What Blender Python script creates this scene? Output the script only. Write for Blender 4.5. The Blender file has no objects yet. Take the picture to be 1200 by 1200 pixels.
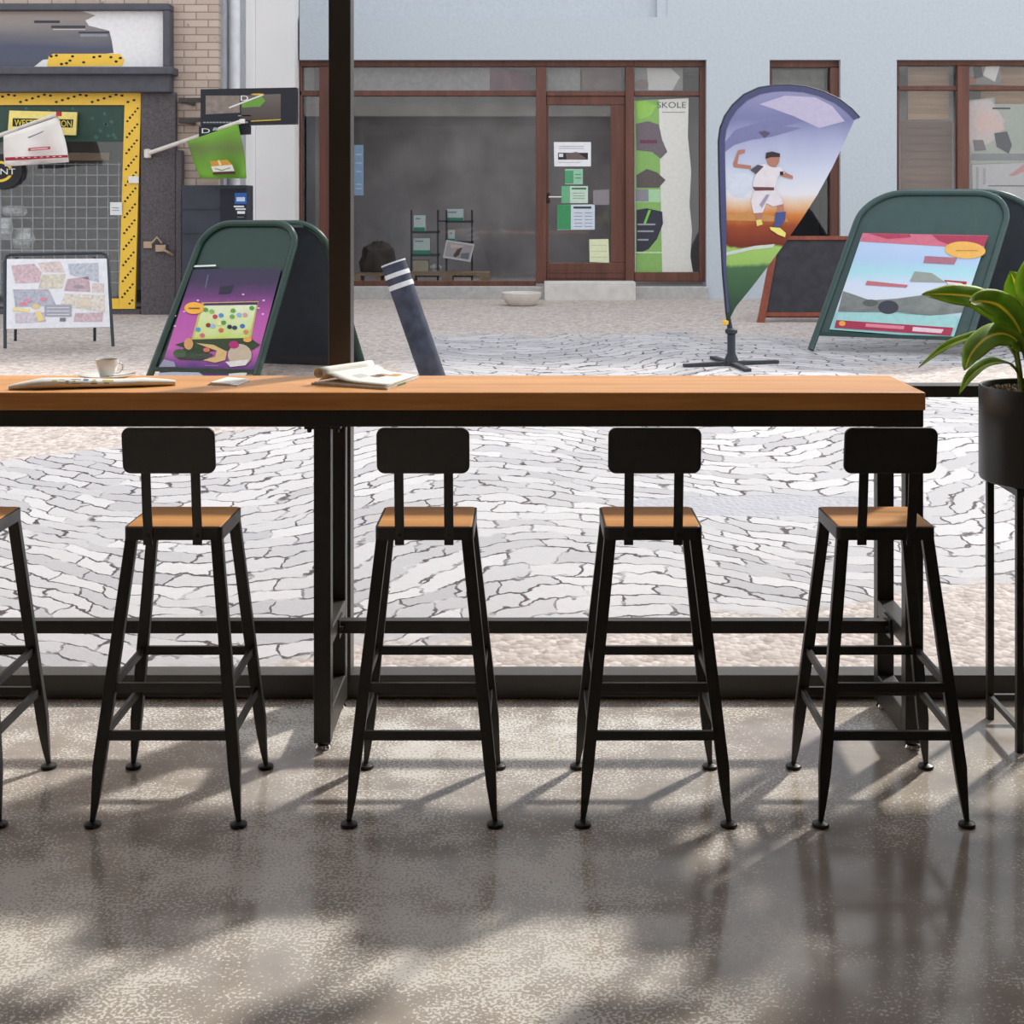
import bpy, bmesh, math, random
from mathutils import Vector, Matrix
random.seed(11)
C = bpy.context.scene.collection
F, CX, CY, H = 1711.0, 620.0, 238.0, 1.608      # focal length (px of a 1200 frame), principal point, eye height

def P(px, py, Y):
    """world point at depth Y seen through photo pixel px,py"""
    return Vector(((px - CX) / F * Y, Y, H - (py - CY) / F * Y))

# ------------------------------------------------------------------ materials
def lin(c):
    c = c / 255.0
    return c / 12.92 if c <= 0.04045 else ((c + 0.055) / 1.055) ** 2.4
def col(rgb, k=1.0):
    return tuple(min(1.0, lin(x) * k) for x in rgb) + (1.0,)

class NT:
    def __init__(s, name):
        s.m = bpy.data.materials.new(name); s.m.use_nodes = True
        s.t = s.m.node_tree; s.t.nodes.clear()
        s.out = s.n('ShaderNodeOutputMaterial')
    def n(s, typ, **kw):
        nd = s.t.nodes.new(typ)
        for k, v in kw.items():
            if hasattr(nd, k) and not (k in [i.name for i in nd.inputs]): setattr(nd, k, v)
            else: nd.inputs[k].default_value = v
        return nd
    def l(s, a, b): s.t.links.new(a, b); return b
    def math(s, op, a, b=None, clamp=False):
        nd = s.t.nodes.new('ShaderNodeMath'); nd.operation = op; nd.use_clamp = clamp
        for i, x in enumerate((a, b)):
            if x is None: continue
            if isinstance(x, (int, float)): nd.inputs[i].default_value = x
            else: s.l(x, nd.inputs[i])
        return nd.outputs[0]
    def mix(s, fac, a, b):
        nd = s.t.nodes.new('ShaderNodeMix'); nd.data_type = 'RGBA'
        for sock, x in ((nd.inputs[0], fac), (nd.inputs[6], a), (nd.inputs[7], b)):
            if isinstance(x, (int, float, tuple)): sock.default_value = x
            else: s.l(x, sock)
        return nd.outputs[2]
    def ramp(s, fac, stops, interp='LINEAR'):
        nd = s.t.nodes.new('ShaderNodeValToRGB'); nd.color_ramp.interpolation = interp
        e = nd.color_ramp.elements
        while len(e) < len(stops): e.new(0.5)
        for el, (p, c) in zip(e, stops): el.position = p; el.color = c
        s.l(fac, nd.inputs[0]); return nd.outputs[0]
    def step(s, x, a, b):
        nd = s.t.nodes.new('ShaderNodeMapRange'); nd.interpolation_type = 'SMOOTHSTEP'
        s.l(x, nd.inputs[0]); nd.inputs[1].default_value = a; nd.inputs[2].default_value = b
        return nd.outputs[0]
    def coord(s, kind='Object', scale=(1, 1, 1)):
        tc = s.t.nodes.new('ShaderNodeTexCoord'); mp = s.t.nodes.new('ShaderNodeMapping')
        mp.inputs['Scale'].default_value = scale
        s.l(tc.outputs[kind], mp.inputs[0]); return mp.outputs[0]
    def noise(s, vec, scale, detail=3, rough=0.5):
        nd = s.t.nodes.new('ShaderNodeTexNoise'); nd.inputs['Scale'].default_value = scale
        nd.inputs['Detail'].default_value = detail; nd.inputs['Roughness'].default_value = rough
        s.l(vec, nd.inputs['Vector']); return nd
    def bsdf(s, color, rough=0.5, metal=0.0, spec=0.5, bump=None, bstr=0.3, bdist=0.01, coat=0.0):
        p = s.t.nodes.new('ShaderNodeBsdfPrincipled')
        for k, x in (('Base Color', color), ('Roughness', rough), ('Metallic', metal), ('Specular IOR Level', spec), ('Coat Weight', coat)):
            if isinstance(x, (int, float, tuple)): p.inputs[k].default_value = x
            else: s.l(x, p.inputs[k])
        if bump is not None:
            b = s.t.nodes.new('ShaderNodeBump'); b.inputs['Strength'].default_value = bstr; b.inputs['Distance'].default_value = bdist
            s.l(bump, b.inputs['Height']); s.l(b.outputs[0], p.inputs['Normal'])
        s.l(p.outputs[0], s.out.inputs[0]); return p

_mc = {}
def mat(name, rgb, rough=0.5, metal=0.0, var=0.1, scale=9.0, spec=0.5, bump=0.0, k=1.0, coat=0.0):
    if name in _mc: return _mc[name]
    t = NT(name)
    nz = t.noise(t.coord(), scale, 4)
    c = t.ramp(nz.outputs[0], [(0.3, col(rgb, k * (1 - var))), (0.7, col(rgb, k * (1 + var)))])
    t.bsdf(c, rough, metal, spec, nz.outputs[0] if bump else None, bump, 0.01, coat)
    _mc[name] = t.m; return t.m
def ink(*rgb):
    """printing ink / paint of one colour"""
    return mat('print_%d_%d_%d' % rgb, rgb, 0.55, 0, 0.06, 25, 0.3)
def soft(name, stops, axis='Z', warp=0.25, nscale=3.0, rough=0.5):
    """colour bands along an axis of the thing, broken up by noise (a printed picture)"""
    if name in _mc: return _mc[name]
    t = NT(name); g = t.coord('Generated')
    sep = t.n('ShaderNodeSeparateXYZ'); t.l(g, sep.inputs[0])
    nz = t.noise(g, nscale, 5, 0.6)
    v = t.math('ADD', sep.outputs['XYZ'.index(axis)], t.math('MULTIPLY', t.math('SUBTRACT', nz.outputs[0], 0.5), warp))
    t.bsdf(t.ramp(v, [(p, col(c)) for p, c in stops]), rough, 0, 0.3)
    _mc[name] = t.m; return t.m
def wood(name, dark, light, rough=0.4, axis=0, fine=14, coat=0.0):
    t = NT(name); s = [fine, fine, fine]; s[axis] = fine * 0.06
    v = t.coord('Object', tuple(s))
    n1 = t.noise(v, 1.0, 6, 0.65); n2 = t.noise(v, 6.0, 3, 0.6)
    f = t.math('ADD', t.math('MULTIPLY', n1.outputs[0], 0.72), t.math('MULTIPLY', n2.outputs[0], 0.28))
    t.bsdf(t.ramp(f, [(0.32, col(dark)), (0.68, col(light))]), rough, 0, 0.4, f, 0.08, 0.004, coat)
    return t.m
def glassy(name, tint=(1, 1, 1, 1), f0=0.02):
    t = NT(name)
    tr = t.n('ShaderNodeBsdfTransparent', Color=tint); gl = t.n('ShaderNodeBsdfGlossy', Roughness=0.02)
    lw = t.n('ShaderNodeLayerWeight', Blend=0.5); mx = t.n('ShaderNodeMixShader')      # Schlick reflectance, the same from both sides
    t.l(t.math('ADD', t.math('MULTIPLY', t.math('POWER', lw.outputs['Facing'], 5.0), 0.6), f0), mx.inputs[0]); t.l(tr.outputs[0], mx.inputs[1]); t.l(gl.outputs[0], mx.inputs[2]); t.l(mx.outputs[0], t.out.inputs[0])
    return t.m

M_BLACK = mat('black_powder_coat', (50, 46, 42), 0.42, 0.0, 0.12, 30, 0.45)
M_FRAME = mat('dark_bronze_window_frame', (66, 62, 58), 0.4, 0.0, 0.08, 6, 0.45)
M_POT = mat('satin_charcoal_pot', (52, 51, 50), 0.38, 0.0, 0.08, 4, 0.5)
M_CHROME = mat('chrome', (200, 198, 195), 0.12, 1.0, 0.03)
M_TABLE = wood('oiled_oak_table', (196, 128, 66), (240, 176, 106), 0.42, 0, 13)
M_SEAT = wood('oak_seat', (184, 120, 64), (226, 168, 102), 0.42, 0, 16)
M_CHINA = mat('white_china', (236, 234, 230), 0.18, 0, 0.02, 5, 0.5)
M_PAPER = mat('white_paper', (240, 238, 232), 0.7, 0, 0.03, 20, 0.2)
M_PAPER2 = mat('grey_paper_edges', (205, 198, 188), 0.75, 0, 0.15, 60, 0.2)
M_SHOPWOOD = wood('reddish_brown_joinery', (80, 48, 40), (116, 74, 60), 0.45, 2, 12)
M_PANE = glassy('window_glass', (0.985, 0.99, 0.99, 1), 0.008)
M_SHOPGLASS = glassy('shop_window_glass', (0.92, 0.93, 0.94, 1), 0.05)
M_GREEN = mat('dark_green_enamel', (18, 50, 40), 0.35, 0, 0.12, 12, 0.5)
M_GREEN2 = mat('dark_green_enamel_right', (46, 72, 70), 0.35, 0, 0.1, 12, 0.5)
M_DARKPANEL = mat('dark_slate_panel', (40, 48, 58), 0.6, 0, 0.15, 14)
M_GREYROOM = mat('dim_shop_room', (142, 139, 143), 0.8, 0, 0.3, 1.6)
M_WALLIN = mat('room_wall_paint', (118, 113, 107), 0.8, 0, 0.05, 3)
M_CEIL = mat('room_ceiling_paint', (246, 244, 240), 0.85, 0, 0.04, 3)

# ------------------------------------------------------------------ mesh builder
class MB:
    def __init__(s): s.v = []; s.f = []; s.fm = []; s.mats = []; s.cur = 0; s.uv = {}
    def use(s, m):
        if m not in s.mats: s.mats.append(m)
        s.cur = s.mats.index(m); return s
    def add(s, vs, fs):
        b = len(s.v); s.v += [Vector(v) for v in vs]
        for f in fs: s.f.append([b + i for i in f]); s.fm.append(s.cur)
        return b
    def box(s, x0, x1, y0, y1, z0, z1):
        vs = [(x, y, z) for z in (z0, z1) for y in (y0, y1) for x in (x0, x1)]
        s.add(vs, [(0, 2, 3, 1), (4, 5, 7, 6), (0, 1, 5, 4), (2, 6, 7, 3), (0, 4, 6, 2), (1, 3, 7, 5)]); return s
    def fbox(s, px0, py0, px1, py1, Y, d):
        """box whose face at depth Y fills a pixel rectangle; d = depth backwards"""
        a, b = P(px0, py1, Y), P(px1, py0, Y)
        return s.box(min(a.x, b.x), max(a.x, b.x), min(Y, Y + d), max(Y, Y + d), min(a.z, b.z), max(a.z, b.z))
    def loft(s, rings, closed=True, caps=True):
        n = len(rings[0]); vs = [p for r in rings for p in r]; fs = []
        for i in range(len(rings) - 1):
            for j in range(n if closed else n - 1):
                k = (j + 1) % n
                fs.append((i * n + j, i * n + k, (i + 1) * n + k, (i + 1) * n + j))
        if caps and closed: fs.append(tuple(range(n))[::-1]); fs.append(tuple((len(rings) - 1) * n + j for j in range(n)))
        s.add(vs, fs); return s
    def bar(s, p, q, w, h, up=(0, 0, 1), w2=None, h2=None):
        p, q = Vector(p), Vector(q); d = (q - p).normalized(); up = Vector(up)
        sd = d.cross(up).normalized(); u = sd.cross(d).normalized()
        def ring(c, w, h): return [c + sd * (a * w / 2) + u * (b * h / 2) for a, b in ((-1, -1), (1, -1), (1, 1), (-1, 1))]
        return s.loft([ring(p, w, h), ring(q, w2 or w, h2 or h)])
    def path(s, pts, ws, hs, sd=(1, 0, 0), tw=(0, 1, 0)):
        """bar through points with fixed section axes"""
        sd, tw = Vector(sd), Vector(tw)
        return s.loft([[Vector(p) + sd * (a * w / 2) + tw * (b * h / 2) for a, b in ((-1, -1), (1, -1), (1, 1), (-1, 1))] for p, w, h in zip(pts, ws, hs)])
    def tube(s, pts, r, n=10, flat=1.0):
        pts = [Vector(p) for p in pts]; rings = []
        rs = r if isinstance(r, (list, tuple)) else [r] * len(pts)
        ref = Vector((0, 0, 1))
        for i, p in enumerate(pts):
            d = (pts[min(i + 1, len(pts) - 1)] - pts[max(i - 1, 0)]).normalized()
            if abs(d.dot(ref)) > 0.95: a = d.cross(Vector((0, 1, 0))).normalized()
            else: a = d.cross(ref).normalized()
            b = a.cross(d).normalized()
            rings.append([p + a * (rs[i] * math.cos(t)) + b * (rs[i] * flat * math.sin(t)) for t in [2 * math.pi * k / n for k in range(n)]])
        return s.loft(rings)
    def lathe(s, prof, c, n=36, close=True):
        c = Vector(c)
        return s.loft([[c + Vector((r * math.cos(2 * math.pi * k / n), r * math.sin(2 * math.pi * k / n), z)) for k in range(n)] for r, z in prof], True, close)
    def prism(s, pts, vec):
        pts = [Vector(p) for p in pts]; vec = Vector(vec)
        return s.loft([pts, [p + vec for p in pts]])
    def face(s, pts): s.add(pts, [tuple(range(len(pts)))]); return s
    def build(s, name, m=None, parent=None, bevel=0.0, smooth=35, local=False, seg=2):
        if m is not None and not s.mats: s.mats = [m]
        if not s.v: return None
        me = bpy.data.meshes.new(name)
        if parent is None:
            lo = Vector([min(v[i] for v in s.v) for i in range(3)]); hi = Vector([max(v[i] for v in s.v) for i in range(3)])
            org = Vector(((lo.x + hi.x) / 2, (lo.y + hi.y) / 2, lo.z)); vs = [v - org for v in s.v]
        else:
            org = Vector((0, 0, 0)); vs = s.v
            if not local:
                mm = Matrix.Identity(4); q = parent
                while q: mm = q.matrix_basis @ mm; q = q.parent
                inv = mm.inverted(); vs = [inv @ v for v in s.v]
        me.from_pydata([tuple(v) for v in vs], [], s.f)
        for mm in s.mats: me.materials.append(mm)
        for p, k in zip(me.polygons, s.fm): p.material_index = k
        bm = bmesh.new(); bm.from_mesh(me); bmesh.ops.recalc_face_normals(bm, faces=bm.faces); bm.to_mesh(me); bm.free()
        if smooth:
            for p in me.polygons: p.use_smooth = True
            me.set_sharp_from_angle(angle=math.radians(smooth))
        o = bpy.data.objects.new(name, me); C.objects.link(o); o.location = org
        if parent: o.parent = parent
        if bevel:
            b = o.modifiers.new('bevel', 'BEVEL'); b.width = bevel; b.segments = seg; b.limit_method = 'ANGLE'; b.angle_limit = math.radians(40)
        return o

def tag(o, label=None, cat=None, group=None, kind=None):
    for k, v in (('label', label), ('category', cat), ('group', group), ('kind', kind)):
        if v: o[k] = v
    return o
def thing(name, label, cat, loc, group=None, rz=0.0):
    o = bpy.data.objects.new(name, None); C.objects.link(o); o.empty_display_size = 0.1
    o.location = loc; o.rotation_euler = (0, 0, rz); return tag(o, label, cat, group)
def copy_tree(o, parent=None):
    c = o.copy(); C.objects.link(c)
    if parent: c.parent = parent
    for ch in list(o.children): copy_tree(ch, c)
    return c
def struct(o, label=None):
    o['kind'] = 'structure'
    if label: o['label'] = label
    return o

class Sheet:
    """a real plane in the place; points on it are looked up by photo pixel"""
    def __init__(s, a, b, c):
        s.p = Vector(a); n = (Vector(b) - s.p).cross(Vector(c) - s.p).normalized()
        s.n = -n if n.y > 0 else n          # towards the viewer side
    def at(s, px, py, off=0.0):
        d = Vector(((px - CX) / F, 1.0, -(py - CY) / F)); o = Vector((0, 0, H))
        return o + d * (s.n.dot(s.p + s.n * off - o) / s.n.dot(d))
    def slab(s, mb, pts, m, off, th):
        mb.use(m); f = [s.at(x, y, off) for x, y in pts]; return mb.prism(f, -s.n * th)
    def poly(s, mb, pts, m, k):
        mb.use(m); mb.face([s.at(x, y, 0.0015 * k) for x, y in pts])
    def rect(s, mb, x0, y0, x1, y1, m, k): s.poly(mb, [(x0, y0), (x1, y0), (x1, y1), (x0, y1)], m, k)
    def oval(s, mb, cx, cy, rx, ry, m, k, n=20, rot=0.0):
        pts = []
        for i in range(n):
            a = 2 * math.pi * i / n; x, y = rx * math.cos(a), ry * math.sin(a)
            pts.append((cx + x * math.cos(rot) - y * math.sin(rot), cy + x * math.sin(rot) + y * math.cos(rot)))
        s.poly(mb, pts, m, k)
    def text(s, mb, body, x0, y0, x1, y1, m, k, shear=0.0):
        """lettering filling the box x0..x1, y0 (top)..y1 (bottom)"""
        vs, fs = glyphs(body); mb.use(m)
        w = [(x0 + gx * (x1 - x0), y1 - gy * (y1 - y0) + shear * gx) for gx, gy in vs]
        mb.add([s.at(x, y, 0.0015 * k) for x, y in w], fs)
def vplane(Y): return Sheet((0, Y, 0), (1, Y, 0), (0, Y, 1))
_gl = {}
def glyphs(body):
    if body in _gl: return _gl[body]
    cu = bpy.data.curves.new('lettering', 'FONT'); cu.body = body; cu.resolution_u = 3
    o = bpy.data.objects.new('lettering', cu); C.objects.link(o)
    me = o.evaluated_get(bpy.context.evaluated_depsgraph_get()).to_mesh()
    vs = [(v.co.x, v.co.y) for v in me.vertices]; fs = [tuple(p.vertices) for p in me.polygons]
    bpy.data.objects.remove(o); bpy.data.curves.remove(cu)
    x0, x1 = min(v[0] for v in vs), max(v[0] for v in vs); y0, y1 = min(v[1] for v in vs), max(v[1] for v in vs)
    _gl[body] = ([((x - x0) / (x1 - x0), (y - y0) / (y1 - y0)) for x, y in vs], fs); return _gl[body]
def rrect(x0, x1, z0, z1, r, n=6):
    pts = []
    for cx, cz, a0 in ((x1 - r, z1 - r, 0), (x0 + r, z1 - r, 90), (x0 + r, z0 + r, 180), (x1 - r, z0 + r, 270)):
        for i in range(n + 1):
            a = math.radians(a0 + 90 * i / n); pts.append((cx + r * math.cos(a), cz + r * math.sin(a)))
    return pts

# ------------------------------------------------------------------ street ground
GP = [(4.80, -0.03), (5.0, 0.0), (6.0, 0.088), (7.0, 0.170), (8.5, 0.300), (10.3, 0.385), (11.5, 0.440), (14.0, 0.500), (17.0, 0.53), (40, 0.6)]
def gz(Y):
    for (a, za), (b, zb) in zip(GP, GP[1:]):
        if Y <= b: return za + (zb - za) * (Y - a) / (b - a)
    return GP[-1][1]
def G(px, Y): return Vector(((px - CX) / F * Y, Y, gz(Y)))

def street_material():
    t = NT('cobbled_street'); v = t.coord('Object')
    sep = t.n('ShaderNodeSeparateXYZ'); t.l(v, sep.inputs[0]); X, Y = sep.outputs[0], sep.outputs[1]
    big = t.noise(v, 0.7, 2); mid = t.noise(v, 2.3, 3); fine = t.noise(v, 26, 4, 0.7)
    # stones laid in shallow arcs
    arc = t.math('MULTIPLY', t.math('SINE', t.math('ADD', t.math('MULTIPLY', X, 2.0), t.math('MULTIPLY', Y, 0.7))), 0.40)
    wob = t.math('MULTIPLY', t.math('SUBTRACT', mid.outputs[0], 0.5), 0.35)
    fw = t.math('MULTIPLY', t.math('SUBTRACT', t.noise(v, 9, 3, 0.6).outputs[0], 0.5), 0.10)
    cmb = t.n('ShaderNodeCombineXYZ')
    t.l(t.math('ADD', t.math('ADD', X, t.math('MULTIPLY', wob, 1.1)), fw), cmb.inputs[0])
    t.l(t.math('ADD', t.math('ADD', t.math('ADD', Y, arc), wob), fw), cmb.inputs[1])
    br = t.n('ShaderNodeTexBrick'); t.l(cmb.outputs[0], br.inputs['Vector'])
    for k, x in (('Scale', 1.0), ('Mortar Size', .010), ('Mortar Smooth', .6), ('Brick Width', .26), ('Row Height', .125), ('Bias', 0.0)): br.inputs[k].default_value = x
    br.inputs['Color1'].default_value = (0, 0, 0, 1); br.inputs['Color2'].default_value = (1, 1, 1, 1); br.inputs['Mortar'].default_value = (.5, .5, .5, 1)
    gap = t.math('MULTIPLY', br.outputs['Fac'], t.step(t.noise(v, 5.5, 3, 0.6).outputs[0], 0.34, 0.56))
    hue = t.n('ShaderNodeSeparateXYZ'); t.l(br.outputs['Color'], hue.inputs[0])
    stone = t.ramp(hue.outputs[0], [(0.0, col((170, 168, 172))), (0.5, col((190, 187, 189))), (1.0, col((206, 203, 204)))])
    stone = t.mix(t.math('MULTIPLY', fine.outputs[0], 0.35), stone, col((150, 142, 142)))
    cob = t.mix(gap, stone, col((62, 52, 60)))
    # gravel
    vg = t.n('ShaderNodeTexVoronoi', feature='F1'); vg.inputs['Scale'].default_value = 36; t.l(v, vg.inputs['Vector'])
    hg = t.n('ShaderNodeSeparateXYZ'); t.l(vg.outputs['Color'], hg.inputs[0])
    gr = t.ramp(hg.outputs[0], [(0.0, col((160, 147, 140))), (0.6, col((189, 176, 169))), (1.0, col((208, 197, 191)))])
    # where each lies
    e = t.math('MULTIPLY', t.math('SUBTRACT', mid.outputs[0], 0.5), 0.5)
    near = t.math('SUBTRACT', t.math('ADD', t.math('MULTIPLY', t.math('ADD', X, 0.95), 0.28), 5.08), Y)
    near = t.step(t.math('ADD', near, e), -0.05, 0.05)
    lft = t.math('SUBTRACT', Y, t.math('ADD', t.math('MULTIPLY', t.math('ADD', X, 2.8), 0.586), 7.75))
    lft = t.math('MULTIPLY', t.step(t.math('ADD', lft, t.math('MULTIPLY', e, 0.4)), -0.04, 0.04), t.step(t.math('ADD', X, e), -0.75, -1.05))
    far = t.step(t.math('ADD', t.math('ADD', Y, t.math('MULTIPLY', e, 2.5)), t.math('MULTIPLY', big.outputs[0], 2.0)), 13.3, 13.7)
    rgt = t.math('MULTIPLY', t.step(t.math('ADD', X, t.math('MULTIPLY', e, 2)), 2.3, 2.5), t.math('MULTIPLY', t.step(Y, 9.4, 9.6), t.step(Y, 10.9, 10.7)))
    g = t.math('MAXIMUM', t.math('MAXIMUM', near, lft), t.math('MAXIMUM', far, rgt))
    c = t.mix(g, cob, gr)
    # a worn smooth slab set among the stones
    sx = t.math('DIVIDE', t.math('SUBTRACT', X, 1.15), 0.72); sy = t.math('DIVIDE', t.math('SUBTRACT', Y, 6.95), 0.17)
    sd = t.math('ADD', t.math('MULTIPLY', sx, sx), t.math('MULTIPLY', sy, sy))
    slab = t.step(t.math('ADD', sd, e), 1.15, 0.9)
    c = t.mix(slab, c, t.mix(mid.outputs[0], col((156, 155, 162)), col((178, 177, 182))))
    c = t.mix(t.math('MULTIPLY', big.outputs[0], 0.15), c, col((176, 164, 157)))
    hcob = t.math('ADD', t.math('MULTIPLY', gap, -1.0), t.math('ADD', t.math('MULTIPLY', fine.outputs[0], 0.3), t.math('MULTIPLY', hue.outputs[0], 0.15)))
    hgr = t.math('MULTIPLY', vg.outputs['Distance'], -0.7)
    hh = t.n('ShaderNodeMix'); hh.data_type = 'FLOAT'
    t.l(t.math('MAXIMUM', g, slab), hh.inputs[0]); t.l(hcob, hh.inputs[2]); t.l(hgr, hh.inputs[3])
    t.bsdf(c, 0.75, 0, 0.25, hh.outputs[0], 0.4, 0.02)
    return t.m
mb = MB()
xs = [-30, -12, -6, 0, 6, 12, 30]; ys = [p[0] for p in GP]
mb.add([(x, y, z) for y, z in GP for x in xs], [(j * 7 + i, j * 7 + i + 1, j * 7 + i + 8, j * 7 + i + 7) for j in range(len(ys) - 1) for i in range(6)])
st = mb.build('street', street_material(), None, smooth=60)
loc = st.location.copy(); st.data.transform(Matrix.Translation(loc)); st.location = (0, 0, 0)
struct(st, 'pale cobbled street with gravel patches outside the window')

# ------------------------------------------------------------------ room shell
def floor_material():
    t = NT('polished_flecked_concrete'); v = t.coord('Object')
    big = t.noise(v, 1.1, 4, 0.6); med = t.noise(v, 7, 4, 0.6); flk = t.noise(v, 125, 2, 0.5); fin = t.noise(v, 240, 2)
    sep = t.n('ShaderNodeSeparateXYZ'); t.l(v, sep.inputs[0])
    dens = t.math('ADD', t.math('MULTIPLY', t.math('SUBTRACT', big.outputs[0], 0.5), 0.85), t.math('MULTIPLY', t.math('SUBTRACT', med.outputs[0], 0.5), 0.55))
    dens = t.math('SUBTRACT', dens, t.math('MULTIPLY', t.step(sep.outputs[0], 0.1, 1.3), 0.12))
    m = t.step(t.math('ADD', flk.outputs[0], dens), 0.515, 0.55)
    base = t.ramp(med.outputs[0], [(0.3, col((162, 152, 145))), (0.7, col((190, 180, 171)))])
    base = t.mix(t.math('MULTIPLY', t.step(big.outputs[0], 0.45, 0.62), 0.5), base, col((204, 191, 172)))
    fleck = t.mix(fin.outputs[0], col((220, 215, 209)), col((238, 234, 229)))
    c = t.mix(t.math('MULTIPLY', m, 0.9), base, fleck)
    rg = t.math('ADD', 0.13, t.math('MULTIPLY', m, 0.22))
    t.bsdf(c, rg, 0, 0.4, t.math('ADD', m, med.outputs[0]), 0.04, 0.002)
    return t.m
XL, XR, YB, WY0, WY1, ZC = -5.0, 2.3, -3.2, 4.73, 4.82, 3.3
fl = MB().box(XL, XR, YB, WY1, -0.15, 0.0).build('floor', floor_material(), None, smooth=0)
loc = fl.location.copy(); fl.data.transform(Matrix.Translation(loc)); fl.location = (0, 0, 0); struct(fl, 'polished grey concrete floor with pale flecks')
struct(MB().box(XL - .2, XR + .2, YB - .2, WY1 + .1, ZC, ZC + .25).build('ceiling', M_CEIL, None, smooth=0))
struct(MB().box(XL - .2, XL, YB, WY1 + .1, -.15, ZC).build('wall_left', M_WALLIN, None, smooth=0))
struct(MB().box(XR, XR + .2, YB, WY1 + .1, -.15, ZC).build('wall_right', M_WALLIN, None, smooth=0))
struct(MB().box(XL - .2, XR + .2, YB - .2, YB, -.15, ZC).build('wall_back', M_WALLIN, None, smooth=0))
# window wall: frame members and panes
MX0, MX1, TZ0, TZ1, BZ, HZ = -0.650, -0.578, 0.978, 1.016, 0.079, 3.12
mb = MB()
mb.box(XL, XR, WY0, WY1, 0.0, BZ)                        # bottom rail
mb.box(XL, XR, WY0, WY1, HZ, ZC)                         # head
for a, b in ((XL, XL + .08), (-3.3, -3.228), (MX0, MX1), (XR - .22, XR)): mb.box(a, b, WY0, WY1, BZ, HZ)
for a, b in ((XL + .08, -3.3), (-3.228, MX0), (MX1, XR - .22)): mb.box(a, b, WY0 + .004, WY1 - .004, TZ0, TZ1)
w1 = mb.build('window_1', M_FRAME, None, bevel=0.003, smooth=0); struct(w1, 'dark metal framed full-height window wall behind the bar table')
for a, b in ((XL + .08, -3.3), (-3.228, MX0), (MX1, XR - .22)):
    for z0, z1 in ((BZ, TZ0), (TZ1, HZ)):
        MB().box(a, b, 4.783, 4.789, z0, z1).build('pane', M_PANE, w1, smooth=0)

# ------------------------------------------------------------------ bar table
TX0, TX1, TY0, TY1, TZ = -2.45, 1.160, 4.27, 4.69, 1.054
tb = thing('bar_table', 'long oak topped bar table on black steel trestles along the window', 'table', ((TX0 + TX1) / 2, 4.48, 0))
MB().box(TX0, TX1, TY0, TY1, 1.002, TZ).build('tabletop', M_TABLE, tb, bevel=0.003)['label'] = 'oak tabletop'
mb = MB()
mb.box(TX0 + .005, TX1 - .003, 4.28, 4.32, .952, 1.002); mb.box(TX0 + .005, TX1 - .003, 4.64, 4.68, .952, 1.002)
for x in (TX0 + .005, -1.45, -.632, .26, TX1 - .053): mb.box(x, x + .05, 4.32, 4.64, .952, 1.002)
mb.build('apron', M_BLACK, tb, bevel=0.003, smooth=0)
LX = [(-2.44, -2.388), (-.632, -.582), (1.104, 1.157)]
for a, b in LX:
    for y0, y1 in ((4.282, 4.332), (4.628, 4.678)):
        lg = MB().box(a, b, y0, y1, .022, .952).build('leg', M_BLACK, tb, bevel=0.003, smooth=0)
        c = ((a + b) / 2, (y0 + y1) / 2, 0)
        ft = MB().lathe([(0.0, 0), (.022, 0), (.024, .006), (.020, .013), (.008, .016), (.008, .026), (0, .026)], c, 20, False).build('foot', M_CHROME, lg)
        ft['label'] = 'chrome levelling foot'
    for z0, z1 in ((.030, .112), (.300, .350)):
        MB().box(a, b, 4.332, 4.628, z0, z1).build('rail', M_BLACK, tb, bevel=0.003, smooth=0)
    for sg in (-1, 1):
        x = a if sg < 0 else b
        if not -2.44 < x < 1.15: continue
        bk = MB().box(min(x, x + sg * .028), max(x, x + sg * .028), 4.286, 4.326, .944, .952).build('bracket', M_BLACK, tb, smooth=0)
        MB().lathe([(0, .932), (.006, .932), (.007, .938), (.007, .944), (0, .944)], (x + sg * .016, 4.306, 0), 10, False).build('bolt', M_BLACK, bk)
        MB().prism([(x, 4.45, .90), (x, 4.45, .952), (x + sg * .05, 4.45, .952)], (0, .006, 0)).build('gusset', M_BLACK, tb, smooth=0)
for (a0, a1), (b0, b1) in zip(LX, LX[1:]):
    sb = MB().box(a1, b0, 4.462, 4.502, .292, .331).build('stretcher', M_BLACK, tb, bevel=0.002, smooth=0)
    for x, sg in ((a1, 1), (b0, -1)):
        MB().box(min(x, x + sg * .006), max(x, x + sg * .006), 4.440, 4.524, .282, .340).build('end_plate', M_BLACK, sb, smooth=0)
        MB().tube([(x + sg * .006, 4.451, .312), (x + sg * .016, 4.451, .312)], .0065, 8).build('bolt', M_BLACK, sb)

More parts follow.
